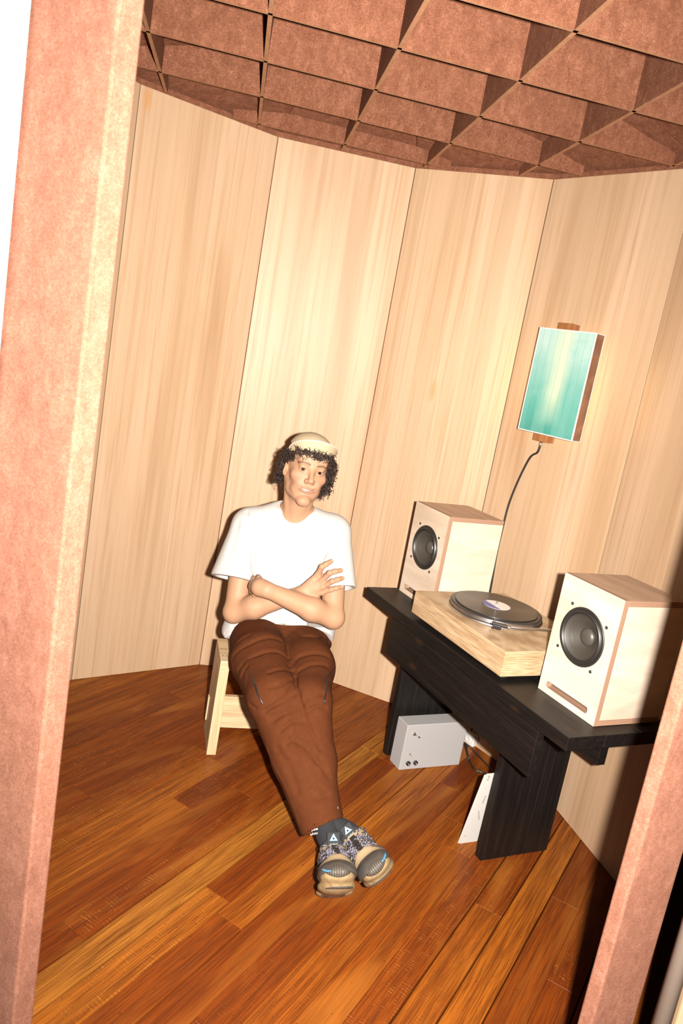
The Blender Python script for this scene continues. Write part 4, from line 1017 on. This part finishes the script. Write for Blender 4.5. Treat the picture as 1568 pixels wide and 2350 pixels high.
# ---- hair: loose dark curls
hr = random.Random(11); hv = []
def curl(p, d0, Ln, amp, turns, r=.0016):
    d0 = NA(d0, float); d0 /= np.linalg.norm(d0); a = np.cross(d0, NA([.3, .5, .8])); a /= np.linalg.norm(a); b = np.cross(d0, a); ph = hr.uniform(0, 6.28); P = []
    for i in range(15):
        q = i / 14; e = amp * min(1, q * 3)
        P.append(NA(p) + d0 * Ln * q + NA([0, 0, -.16 * Ln * q * q]) + e * (math.cos(ph + turns * 6.28 * q) * a + math.sin(ph + turns * 6.28 * q) * b))
    hv.append(tube(P, [r * (1 - .55 * i / 14) for i in range(15)], 5))
for i in range(210):             # fringe under the cap, falling over the forehead
    x = hr.uniform(-.066, .068); y = .090 * math.sqrt(max(0, 1 - (x / .082) ** 2)) - .012; z = hr.uniform(.052, .072)
    curl((x, y, z), (x * 4 + hr.uniform(-.6, .6), .75 + hr.uniform(-.2, .3), hr.uniform(-1.1, .45)), hr.uniform(.012, .030), hr.uniform(.004, .0085), hr.uniform(.9, 1.8), .0019)
for i in range(340):             # image-left side, over and behind the ear
    z = hr.uniform(-.055, .062); y = hr.uniform(-.085, -.028) if z < .03 else hr.uniform(-.07, .042); x = -.0725 * math.sqrt(max(.05, 1 - ((y + .02) / .10) ** 2))
    curl((x, y, z), (-.75 + hr.uniform(-.3, .3), -.25 + hr.uniform(-.5, .4), -.8 + hr.uniform(-.4, .5)), hr.uniform(.020, .042), hr.uniform(.005, .010), hr.uniform(.9, 2.0), .0020)
for i in range(360):             # image-right side: fuller, standing off the head
    z = hr.uniform(-.045, .062); y = hr.uniform(-.06, .022) if z < .03 else hr.uniform(-.05, .045); x = .0725 * math.sqrt(max(.05, 1 - ((y + .02) / .10) ** 2))
    curl((x, y, z), (.9 + hr.uniform(-.3, .4), .15 + hr.uniform(-.4, .4), -.55 + hr.uniform(-.5, .5)), hr.uniform(.022, .050), hr.uniform(.006, .012), hr.uniform(.9, 2.0), .0020)
for i in range(26):              # low ringlets beside the jaw
    z = hr.uniform(-.066, -.04); curl((.064, hr.uniform(-.03, .012), z), (.35 + hr.uniform(-.3, .3), .2, -.9), hr.uniform(.024, .042), .006, 2.4, .0017)
for i in range(150):             # nape
    x = hr.uniform(-.06, .06); y = -.10 + hr.uniform(-.005, .02); z = hr.uniform(-.08, .05)
    curl((x, y, z), (x * 6, -.8, -.7), hr.uniform(.025, .04), .006, 2., .0019)
V, Fc = join(hv)
t = NT('dark_curly_hair'); v = t.lc(False); n1 = t.noise(v, 55., 2.); c = t.ramp(n1, [(.45, (.012, .007, .006)), (.66, (.035, .020, .014)), (.82, (.08, .06, .05))]); t.B(color=c, rough=.45, spec=.22); M['hair'] = t.m
hair = part('hair', (V, Fc), M['hair'], person, HF, True); hair['label'] = 'dark curly hair sticking out below the cap'

# ---- cap with flipped-up brim
t = NT('cream_cap'); v = t.lc(False); n1 = t.noise(v, 600., 2.); t.B(color=t.mix(n1, (.29, .225, .140), (.33, .26, .165)), rough=.85, normal=t.bump(n1, .3, .001)); M['cap'] = t.m
KC = SDF((-.11, -.15, .02), (.11, .11, .16), .0028)
KC.op(ell((0, -.018, .052), (.0835, .101, .078)), .01); KC.op(ell((0, -.010, .075), (.070, .085, .058)), .02)
KC.cut(ell((0, -.018, .040), (.0805, .098, .078)), .002)
KC.cut(half((0, .07, .066), (0, -.16, -1.), (-.12, -.16, 0), (.12, .12, .17)), .002)
V, Fc = KC.mesh(); V = smoothv(V, Fc, 2, .4)
hat = part('cap', (V, Fc), M['cap'], person, HF, True); hat['label'] = 'cream cap with the brim flipped up'
bv, bf_, edge = [], [], []; nA, nR = 36, 8
for i in range(nA + 1):
    q = i / nA; az_ = math.radians(-84 + 184 * q); prof = math.sin(math.pi * q) ** .7; Lb = .054 * prof
    base = NA([.0815 * math.sin(az_), -.016 + .097 * math.cos(az_), .060 - .012 * (1 - math.cos(az_)) + .010 * math.sin(az_) * 0])
    rad_ = NA([math.sin(az_), math.cos(az_), 0])
    for j in range(nR + 1):
        u_ = j / nR; dd = rad_ * (Lb * (u_ * .62 - .22 * u_ * u_)) + NA([0, 0, Lb * (u_ * .70 + .20 * u_ * u_)]) + NA([0, 0, -.010 * prof * 0])
        bv.append(base + dd)
    edge.append(bv[-1])
nb = len(bv); bv2 = [p + NA([0, -.0012, .0024]) for p in bv]
for i in range(nA):
    for j in range(nR):
        a = i * (nR + 1) + j; b = a + nR + 1; bf_.append((a, a + 1, b + 1, b)); bf_.append((nb + a, nb + b, nb + b + 1, nb + a + 1))
part('brim', (NA(bv + bv2), bf_), M['cap'], hat, HF, True)
part('brim_edge', tube([p + NA([0, 0, .001]) for p in edge], .0023, 8), simple('cap_piping', (.40, .37, .31), .7), hat, HF, True)
part('cap_button', lathe([(.006, 0), (.005, .003), (0, .004)], 16), M['cap'], hat, Frame(HF((0, -.018, .1325)), hx, fw, hu), True)
def on_sock(o, u, v):           # nearest sock vertex to a line of sight, nudged outwards
    P = np.array([x.co[:] for x in o.data.vertices]) + np.array(wpos(person)); d_ = ray(u, v); d_ /= np.linalg.norm(d_); r_ = P - CAM; tt_ = r_ @ d_; dist = np.linalg.norm(r_ - tt_[:, None] * d_, axis=1)
    k_ = np.argmin(dist + .25 * (tt_ - tt_.min())); return P[k_]
for o_, uv_ in ((so1, (724, 1914)), (so2, (772, 1876)), (so2, (742, 1893))):
    pp_ = on_sock(o_, *uv_); sock_logo(uv_, float(pp_[1]) - .004, o_, .0095)
